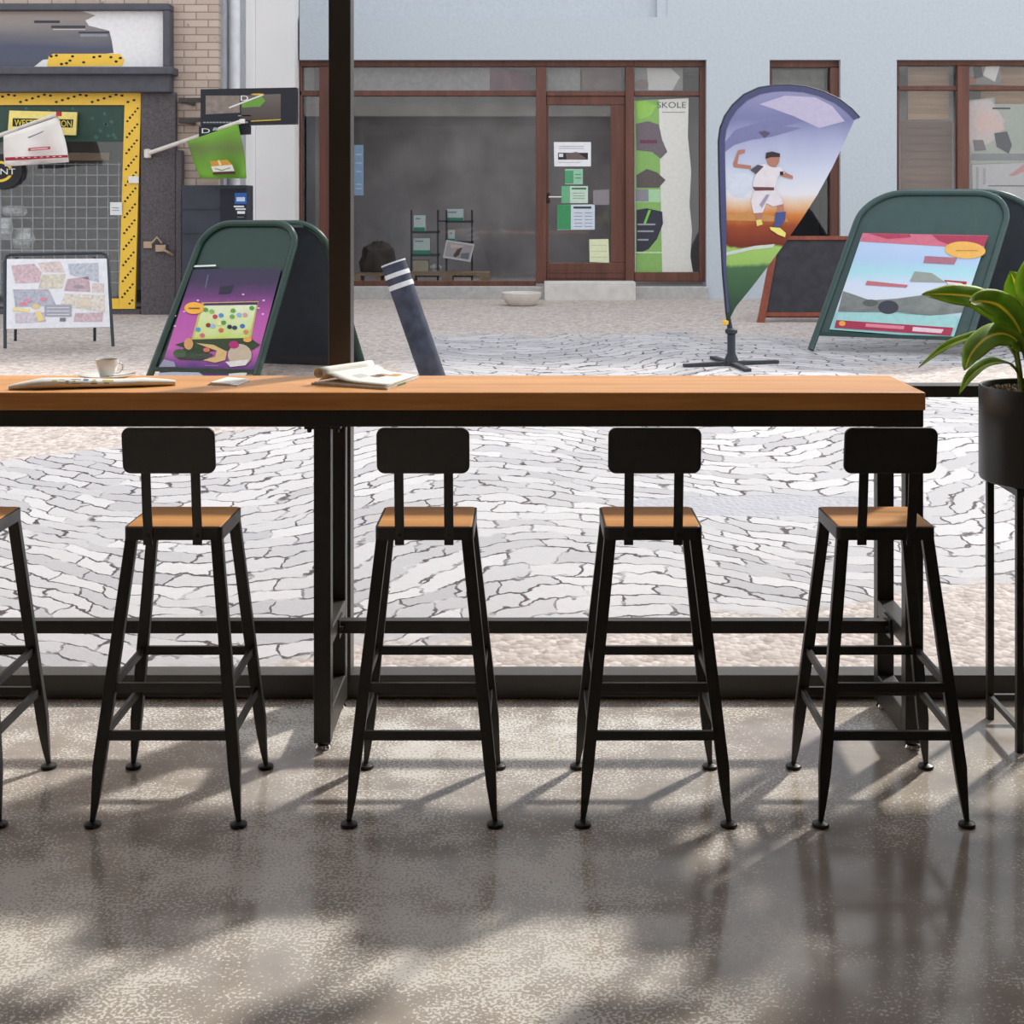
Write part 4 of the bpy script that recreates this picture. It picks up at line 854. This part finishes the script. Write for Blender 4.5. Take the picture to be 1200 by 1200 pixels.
def art_left(S, mb):
    S.slab(mb, [(226, 316), (330, 314), (297, 438), (184, 446)], soft('purple_poster', [(0, (52, 34, 84)), (.12, (86, 54, 120)), (.28, (190, 96, 168)), (.55, (176, 84, 160)), (.72, (104, 58, 112)), (.85, (62, 50, 78)), (1, (56, 52, 74))], 'Z', .18, 5), .004, .004)
    W = ink(214, 210, 206); k = 4
    S.poly(mb, [(236, 354.5), (303, 353), (294, 398), (224, 399)], ink(196, 176, 96), k); S.poly(mb, [(238, 357), (301, 355.5), (292, 396), (227, 397)], soft('poster_meadow', [(0, (120, 150, 56)), (.35, (190, 206, 110)), (.7, (222, 226, 196)), (1, (170, 190, 120))], 'Z', .4, 5), k + 1)
    S.poly(mb, [(239, 355.5), (302, 354), (301.5, 357), (238.5, 358)], ink(70, 44, 84), k + 2)
    for x, y, c in ((252, 371, (186, 62, 84)), (259, 369.5, (70, 140, 196)), (272, 371, (110, 160, 70)), (280, 369, (140, 176, 210)), (287, 369, (206, 150, 150)), (244, 381, (140, 40, 50)), (249, 382, (150, 180, 214)), (257, 379, (222, 216, 160)), (269, 383, (50, 44, 70)), (275, 384, (40, 60, 100)), (284, 382, (60, 110, 170)), (232, 386, (80, 150, 200)), (259, 387, (206, 100, 60)), (237, 393, (206, 90, 120)), (262, 378, (80, 150, 70)), (241, 363, (80, 150, 60)), (273, 364, (90, 160, 60)), (295, 361, (70, 150, 60)), (248, 365, (130, 180, 80)), (288, 389, (206, 130, 80))): S.oval(mb, x, y, 3, 2.6, ink(*c), k + 3, 10)
    S.oval(mb, 227.5, 361, 11.5, 7, ink(238, 172, 66), k + 4); S.rect(mb, 221, 360.5, 234, 362, ink(120, 80, 40), k + 5)
    S.poly(mb, [(205, 404), (225, 398), (292, 396), (305, 404), (296, 410), (230, 412)], ink(52, 66, 40), k + 1)
    S.poly(mb, [(204, 416), (216, 408), (234, 409), (250, 416), (236, 422), (210, 421)], ink(46, 60, 42), k + 2); S.poly(mb, [(230, 402), (250, 404), (266, 412), (264, 422), (252, 425), (238, 422), (252, 418), (254, 411), (240, 406)], ink(206, 172, 116), k + 3)
    S.oval(mb, 211, 414, 8, 5, ink(62, 84, 50), k + 4); S.oval(mb, 242, 410, 4, 2.6, ink(206, 110, 90), k + 5); S.oval(mb, 221, 403, 5.5, 7, ink(200, 150, 96), k + 4, 12); S.oval(mb, 281, 416, 14, 13, ink(190, 172, 150), k + 3); S.oval(mb, 274, 404, 6, 4.5, ink(170, 44, 110), k + 4); S.poly(mb, [(264, 424), (292, 421), (288, 428), (270, 430)], W, k + 4); S.oval(mb, 290, 398, 5, 3, ink(220, 160, 80), k + 4)
    S.poly(mb, [(186, 430), (192, 421), (204, 424), (206, 430)], ink(150, 146, 170), k + 1); S.poly(mb, [(184, 446), (186, 437), (230, 434), (238, 440), (236, 446)], ink(176, 178, 196), k + 1); S.poly(mb, [(268, 438), (290, 436), (288, 440), (268, 442)], W, k + 2); S.rect(mb, 240, 428, 256, 429, ink(150, 110, 170), k + 2)
    for x, y in ((232, 352), (285, 345), (309, 352), (303, 361), (216, 365), (205, 382), (308, 368), (205, 370)): S.oval(mb, x, y, 1.6, 1, ink(226, 180, 222), k, 8)
    S.poly(mb, [(258, 336), (274, 334), (270, 344), (256, 345)], ink(44, 42, 56), k); S.poly(mb, [(228, 311), (253, 310), (253, 312), (227, 313)], ink(216, 218, 216), 8); S.poly(mb, [(243, 322), (245, 322), (242, 337), (240, 337)], ink(84, 92, 108), k)  # the pale bar above the poster is a highlight painted on the green panel
aboard('pavement_sign', 'dark green round-topped A-board with purple poster left of the dark mullion', [(171, 452), (296, 456), (352, 262), (243, 262)], (.27, .15), [10.05, 9.85, 10.30, 10.45], M_GREEN, art_left,
       ([(300, 450), (432, 452), (376, 262), (268, 262)], [10.95, 10.75, 10.42, 10.58]), M_DARKPANEL, 0, None, G(300, 10.35))
def art_right(S, mb):
    S.slab(mb, [(1011, 273), (1158, 276), (1117, 397), (972, 386)], soft('beach_poster', [(0, (150, 206, 206)), (.18, (150, 196, 202)), (.30, (214, 220, 230)), (.50, (206, 216, 236)), (.62, (170, 216, 226)), (.75, (176, 200, 232)), (1, (190, 206, 236))], 'Z', .12, 4), .004, .004)
    k = 4
    S.poly(mb, [(1011, 273), (1158, 276), (1153, 291), (1110, 289), (1008, 283)], ink(206, 112, 134), k); S.poly(mb, [(1092, 275.2), (1158, 276.5), (1154, 288), (1120, 290), (1100, 282)], ink(170, 62, 88), k + 1); S.poly(mb, [(1018, 273.4), (1066, 274.4), (1068, 278), (1040, 280)], ink(176, 66, 92), k + 1)
    S.oval(mb, 1131, 293, 24, 10, ink(232, 178, 92), k + 2, 24, .06); S.rect(mb, 1120, 293, 1146, 294.2, ink(196, 140, 80), k + 3)
    S.poly(mb, [(1084, 300), (1122, 302), (1118, 310), (1082, 308)], ink(170, 112, 130), k + 1); S.poly(mb, [(1066, 330), (1072, 318), (1092, 320), (1108, 331)], ink(150, 156, 150), k + 1); S.poly(mb, [(1016, 329), (1064, 334), (1062, 337), (1014, 334)], ink(190, 110, 120), k + 1); S.poly(mb, [(1106, 328), (1133, 330), (1131, 338), (1114, 337)], ink(164, 48, 66), k + 2); S.poly(mb, [(1109, 330), (1128, 332), (1126, 336), (1112, 335)], ink(224, 216, 220), k + 3)
    S.poly(mb, [(988, 341), (1000, 345), (1020, 352), (1050, 350), (1080, 346), (1110, 343), (1134, 342), (1128, 366), (1090, 370), (1050, 367), (982, 365)], soft('grey_hills_print', [(0, (96, 100, 100)), (.5, (136, 140, 138)), (1, (150, 154, 156))], 'Z', .9, 9), k + 1)
    S.oval(mb, 1041, 360, 12, 8, ink(62, 64, 74), k + 2); S.oval(mb, 1020, 355, 9, 4, ink(90, 96, 92), k + 2); S.poly(mb, [(980, 366), (1050, 366), (1123, 371), (1119, 386), (978, 377)], ink(158, 204, 204), k + 1)
    S.poly(mb, [(980, 375), (1117, 384), (1114, 393.5), (978, 384)], ink(166, 52, 80), k + 2); S.oval(mb, 987, 379, 4, 3, ink(232, 160, 70), k + 3); S.poly(mb, [(1015, 379), (1060, 382), (1059, 386), (1014, 383)], ink(220, 130, 150), k + 3); S.poly(mb, [(1070, 383), (1106, 386), (1103, 390.5), (1069, 388)], ink(226, 196, 206), k + 3)
aboard('pavement_sign', 'grey-green round-topped A-board with beach poster right of the feather flag', [(950, 410), (1130, 417), (1189, 226), (1016, 226)], (.26, .19), [11.50, 11.20, 11.62, 11.86], M_GREEN2, art_right,
       ([(1106, 408), (1292, 414), (1204, 225), (1026, 225)], [12.5, 12.2, 11.76, 12.0]), M_DARKPANEL, 0, None, G(1060, 11.9))
# chalkboard
ck = thing('chalkboard', 'reddish wood framed blank chalkboard A-frame behind the feather flag', 'chalkboard', G(930, 13.9))
S = Sheet(P(888, 378, 13.65), P(978, 378, 13.65), P(912, 278, 13.95)); mr2 = wood('red_brown_board_frame', (112, 50, 32), (150, 76, 52), .5, 2, 12)
mb = MB(); S.slab(mb, [(913, 280), (1004, 280), (978, 369), (897, 369)], mat('black_chalk_surface', (52, 50, 56), .8, 0, .25, 12), 0, .02); mb.build('board', None, ck, smooth=0)
mb = MB()
for q in ([(907, 277), (914, 277), (896, 379), (887, 379)], [(1003, 277), (1010, 277), (984, 379), (976, 379)], [(907, 276.5), (1009, 276.5), (1008, 281), (906, 281)], [(897, 366), (982, 366), (980, 370.5), (896, 370.5)]): S.slab(mb, q, mr2, .015, .05)
mb.build('frame', None, ck, smooth=0)
mb = MB(); r_ = P(0, 0, 1)
for x in (934, 1000): mb.bar(P(x, 280, 13.99), G(x + 4, 14.45) , .05, .05)
mb.build('rear_leg', mr2, ck, smooth=0)
# white picture poster stand
wp = thing('poster_stand', 'black tube poster stand with white collage poster in front of the corner shop', 'sign', G(68, 11.7))
q4 = [P(6, 409, 11.35), P(132, 406, 11.35), P(125, 297, 11.62), P(6, 299, 11.62)]; S = Sheet(q4[0], q4[1], q4[3])
mb = MB(); mb.tube([S.at(6, 408), S.at(5.6, 330), S.at(6, 306), S.at(8, 300), S.at(13, 298.3), S.at(119, 296.5), S.at(124.5, 298.5), S.at(126.5, 305), S.at(129, 350), S.at(132.5, 405.5)], .013, 10); mb.build('front_frame', M_DARKPANEL, wp)
mb = MB()
for x, y in ((18, 398), (111, 396)): mb.tube([S.at(x * .98 + 2, 302, -.02), Vector((P(x, y, 12.2).x, 12.2, gz(12.2)))], .012, 8)
mb.build('rear_frame', M_DARKPANEL, wp)
mb = MB(); S.slab(mb, [(8, 303.5), (125, 303), (129, 383), (7.5, 385.5)], ink(222, 221, 226), .012, .014); k = 9; random.seed(9)
pal = [(196, 170, 176), (206, 190, 186), (178, 182, 192), (204, 196, 180), (186, 160, 168), (170, 170, 182), (210, 200, 190), (196, 186, 196)]
for i, q in enumerate(([(13, 311), (40, 309), (49, 319), (46, 331), (18, 332)], [(44, 308), (70, 306), (76, 319), (50, 319)], [(79, 309), (115, 308), (116, 331), (82, 322)], [(49, 322), (77, 321), (73, 338), (45, 338)], [(79, 327), (104, 324), (106, 342), (75, 341)], [(15, 339), (57, 339), (66, 358), (18, 360)], [(76, 344), (123, 346), (123, 366), (70, 358)], [(17, 367), (52, 366), (54, 377), (18, 379)], [(88, 367), (121, 366), (120, 377), (86, 377)], [(108, 332), (122, 332), (122, 343), (108, 343)])):
    S.poly(mb, q, mat('faded_photo_%d' % (i % 8), pal[i % 8], .6, 0, .22, 45), k); 
for c, r_, cc in (((27, 356), (5, 2), (214, 130, 150)), ((33, 352), (4, 2), (216, 140, 160)), ((51, 351), (4, 2), (214, 130, 150)), ((42, 359), (5, 3), (220, 190, 140)), ((92, 336), (6, 2), (150, 146, 156)), ((100, 355), (8, 5), (214, 200, 180))): S.oval(mb, *c, *r_, ink(*cc), k + 1, 12)
S.poly(mb, [(15, 360), (35, 362), (34, 366), (15, 364)], ink(226, 210, 156), k + 2); S.poly(mb, [(41, 365), (47, 364), (52, 375), (45, 377)], ink(226, 204, 140), k + 2); S.rect(mb, 52, 357, 84, 371, ink(160, 160, 170), k + 1)
for y in (360, 364, 368): S.rect(mb, 55, y, 81, y + 1.2, ink(206, 206, 214), k + 2)
S.rect(mb, 70, 372.5, 77, 376.5, ink(120, 118, 126), k + 2)
po = mb.build('poster', None, wp, smooth=0); po['label'] = 'white collage poster of faded food pictures'
# feather flag
Yf = 10.8; S = vplane(Yf); ff = thing('feather_flag', 'teardrop banner flag with sky and footballer print on a black pole', 'flag', G(856, Yf))
out = [(852, 366), (848, 320), (845, 260), (843.5, 200), (843, 165), (845, 150), (850, 137), (859, 124), (872, 112), (889, 104), (906, 100.8), (924, 100.2), (944, 102), (964, 107.5), (984, 117), (998, 128), (1007, 138)]
inn = [(1001, 141), (990, 166), (975, 197), (958, 228), (940, 256), (922, 282), (900, 312), (880, 338), (862, 360), (853, 378)]
mb = MB().use(soft('flag_sky_print', [(.0, (40, 60, 50)), (.13, (62, 92, 66)), (.235, (74, 108, 74)), (.25, (150, 186, 100)), (.315, (160, 196, 104)), (.325, (110, 46, 36)), (.40, (150, 72, 44)), (.455, (206, 128, 62)), (.50, (222, 190, 160)), (.54, (222, 220, 228)), (.64, (200, 206, 224)), (.76, (168, 172, 204)), (.86, (122, 126, 168)), (1, (150, 150, 186))], 'Z', .07, 4, .7))
b = mb.add([S.at(x, y) for x, y in out + inn], []); mb.add([S.at(x, y, -.008) for x, y in out + inn], []); n = len(out + inn)
mb.f.append(list(range(b, b + n))); mb.fm.append(mb.cur); mb.f.append(list(range(b + n, b + 2 * n))[::-1]); mb.fm.append(mb.cur)
for i in range(n): j = (i + 1) % n; mb.f.append([b + i, b + j, b + n + j, b + n + i]); mb.fm.append(mb.cur)
cl = mb.build('banner', None, ff, smooth=0)
mb = MB(); W = ink(222, 214, 220); k = 2
S.poly(mb, [(846, 215), (858, 204), (872, 203), (884, 206), (880, 222), (872, 232), (860, 230)], ink(206, 212, 226), k - 1)
S.poly(mb, [(848, 168), (862, 152), (880, 146), (905, 140), (930, 138), (940, 142), (920, 148), (940, 150), (905, 160), (880, 164), (860, 170), (850, 178)], ink(122, 124, 166), k - 1); S.poly(mb, [(890, 122), (920, 112), (955, 114), (975, 124), (990, 142), (960, 150), (930, 136)], ink(188, 180, 206), k - 1); S.poly(mb, [(846, 252), (880, 248), (922, 256), (924, 260), (846, 258)], ink(196, 140, 84), k - 1)
S.poly(mb, [(889, 155), (896, 153), (903, 156), (896, 162)], ink(90, 84, 110), k); S.poly(mb, [(849, 296), (885, 288), (908, 286), (906, 290), (880, 293), (850, 300)], ink(196, 208, 196), k)
sk, hr = ink(176, 122, 106), ink(58, 46, 50)
S.poly(mb, [(898, 181), (905, 178), (914, 181), (913, 190), (909, 196), (902, 195), (899, 190)], sk, k + 1); S.poly(mb, [(897, 186), (898, 179), (905, 177.5), (914, 180), (914, 184), (904, 184)], hr, k + 2)   # head and hair
S.poly(mb, [(865, 176), (873, 175), (873, 179), (866, 181), (864, 192), (880, 194), (880, 198), (860, 196), (859, 192)], sk, k + 1)   # raised arm
S.poly(mb, [(880, 198), (886, 194), (896, 192), (905, 196), (915, 196), (920, 203), (912, 206), (908, 222), (884, 222), (882, 214), (886, 204)], W, k + 2); S.poly(mb, [(879, 199), (888, 193), (895, 195), (886, 204)], ink(84, 76, 88), k + 3)
S.poly(mb, [(915, 198), (922, 203), (929, 206), (929, 210), (920, 208), (912, 205)], sk, k + 1); S.rect(mb, 914, 201, 918, 205, ink(40, 36, 40), k + 3)
S.poly(mb, [(882, 219), (907, 219.5), (907, 223), (885, 223.5)], ink(110, 66, 74), k + 3); S.poly(mb, [(884, 223), (908, 222), (917, 234), (918, 239), (906, 242), (898, 238), (894, 249), (883, 250), (880, 236)], W, k + 2); S.poly(mb, [(890, 240), (898, 228), (902, 228), (893, 244)], ink(160, 150, 172), k + 3)
S.poly(mb, [(885, 249), (894, 249), (892, 259), (887, 259)], sk, k + 1); S.poly(mb, [(886, 258), (892, 257), (894, 263), (887, 265)], ink(226, 208, 110), k + 2); S.poly(mb, [(911, 240), (918, 239), (919, 250), (911, 250)], sk, k + 1); S.poly(mb, [(909, 249), (921, 248), (920, 258), (914, 266), (907, 266)], ink(72, 84, 136), k + 2); S.poly(mb, [(902, 266), (914, 267), (921, 273), (920, 278), (912, 275), (903, 269)], ink(232, 220, 120), k + 3)
pr = mb.build('printing', None, cl, smooth=0); pr['label'] = 'printed footballer in white kit kicking'
mb = MB()
for i in range(len(out) - 1):
    (x0, y0), (x1, y1) = out[i], out[i + 1]
    def inset(x, y): cx_, cy_ = (915, 172) if y < 170 else (x + 60, y); d = math.hypot(cx_ - x, cy_ - y); w = 6.5 if y < 320 else 3; return x + (cx_ - x) / d * w, y + (cy_ - y) / d * w
    S.poly(mb, [(x0, y0), (x1, y1), inset(x1, y1), inset(x0, y0)], ink(78, 80, 116), 3)
sv = mb.build('pole_sleeve', None, cl, smooth=0); sv['label'] = 'dark blue pole sleeve edge'
mb = MB(); mb.tube([Vector((G(857, Yf).x, Yf, G(857, Yf).z + .01)), S.at(856.5, 392, -.02), S.at(854, 375, -.02)] + [S.at(x, y, -.02) for x, y in out], [.022, .022, .018] + [.014] * 10 + [.011] * 7, 8)
mb.build('pole', M_DARKPANEL, ff)
mb = MB(); c = G(857, Yf)
for dx, dy in ((.36, .10), (-.36, -.08), (.08, -.30), (-.10, .30)): mb.bar((c.x, c.y, c.z + .02), (c.x + dx, c.y + dy, gz(c.y + dy) + .012), .05, .022)
mb.lathe([(0, .0), (.05, .0), (.05, .05), (.03, .09), (.03, .24), (0, .24)], c, 14, False); mb.lathe([(.03, 0), (.045, .01), (.045, .035), (.03, .045)], c + Vector((0, 0, .23)), 14); mb.build('base', M_DARKPANEL, ff)
mb = MB(); mb.lathe([(0, 0), (.022, .005), (.024, .03), (0, .04)], S.at(850, 381, .03), 10, False); mb.build('cord_lock', M_YEL, ff)['label'] = 'small yellow cord lock'
# leaning bollard
Yb = 10.05; c0, c1 = P(513, 458, Yb), P(461, 308, Yb + .05); bo = thing('bollard', 'dark bollard with two white bands leaning over in the street', 'bollard', G(513, Yb))
d = (c1 - c0); R0 = .086
m_b = mat('scuffed_slate_bollard', (58, 62, 76), .7, 0, .35, 14, .3, .3); mbk = MB(); mbk.tube([c0, c0 + d * .995], R0, 24); mbk.tube([c0 + d * .995, c0 + d * 1.0], [R0, R0 * .9], 24); mbk.build('post', m_b, bo)
for t0, t1 in ((.805, .842), (.892, .925)): MB().tube([c0 + d * t0, c0 + d * t1], R0 + .003, 24).build('band', ink(206, 206, 206), bo)['label'] = 'white reflective band'
MB().tube([c0 + d * .992, c0 + d * 1.004], R0 + .002, 24).build('cap', ink(196, 198, 200), bo)['label'] = 'pale cap'
# stone bowl by the wall
mb = MB(); cB = Vector((P(611, 0, 15.6).x, 15.6, gz(15.6))); mb.lathe([(0, 0), (.13, 0), (.17, .03), (.205, .09), (.215, .135), (.208, .14), (.19, .135), (.165, .06), (0, .04)], cB, 32, False)
tag(mb.build('stone_bowl', mat('pale_stone', (212, 204, 196), .8, 0, .08, 14), None), 'pale stone bowl on the pavement below the wide shop window', 'planter bowl')

# ------------------------------------------------------------------ light, sky, camera
def fill_light(name, loc, sx, sy, watt, colr=(1, .95, .88)):
    l = bpy.data.lights.new(name, 'AREA'); l.shape = 'RECTANGLE'; l.size = sx; l.size_y = sy; l.energy = watt; l.color = colr
    o = bpy.data.objects.new(name, l); C.objects.link(o); o.location = loc; return o
fill_light('shop_fill_light', (-.4, 18.2, 3.05), 2.5, .6, 36); fill_light('shop_fill_light', (5.2, 18.2, 3.05), 2.0, .6, 36)  # unseen area lights added to brighten the blue building's interior

sun = bpy.data.lights.new('sun', 'SUN'); sun.energy = 3.9; sun.angle = math.radians(3.2); sun.color = (1.0, .95, .87)
so_ = bpy.data.objects.new('sun', sun); C.objects.link(so_); so_.location = (6, 12, 10)
so_.rotation_euler = Vector((.84, 1.0, 1.05)).to_track_quat('Z', 'Y').to_euler()
w = bpy.data.worlds.new('hazy_sky'); bpy.context.scene.world = w; w.use_nodes = True; nt = w.node_tree; nt.nodes.clear()
tc = nt.nodes.new('ShaderNodeTexCoord'); sp = nt.nodes.new('ShaderNodeSeparateXYZ'); rp = nt.nodes.new('ShaderNodeValToRGB'); bg = nt.nodes.new('ShaderNodeBackground'); ou = nt.nodes.new('ShaderNodeOutputWorld')
nt.links.new(tc.outputs['Generated'], sp.inputs[0]); nt.links.new(sp.outputs[2], rp.inputs[0]); nt.links.new(rp.outputs[0], bg.inputs[0]); nt.links.new(bg.outputs[0], ou.inputs[0])
e = rp.color_ramp.elements; e[0].position = 0.0; e[0].color = (1.0, .985, .97, 1); e[1].position = 1.0; e[1].color = (.84, .91, 1.0, 1)
bg.inputs[1].default_value = 1.55
cam = bpy.data.cameras.new('camera'); co = bpy.data.objects.new('camera', cam); C.objects.link(co)
co.location = (0, 0, H); co.rotation_euler = (math.pi / 2, 0, 0); cam.sensor_width = 36; cam.lens = 36 * F / 1200
cam.shift_x = (600 - CX) / 1200; cam.shift_y = -(600 - CY) / 1200; cam.clip_start = .05
sc_ = bpy.context.scene; sc_.camera = co
vs_ = sc_.view_settings; vs_.view_transform = 'Standard'; vs_.look = 'None'; vs_.gamma = 1.0; vs_.exposure = 0.0; vs_.use_curve_mapping = False
sc_.cycles.max_bounces = 10; sc_.cycles.transparent_max_bounces = 16; sc_.cycles.use_denoising = True
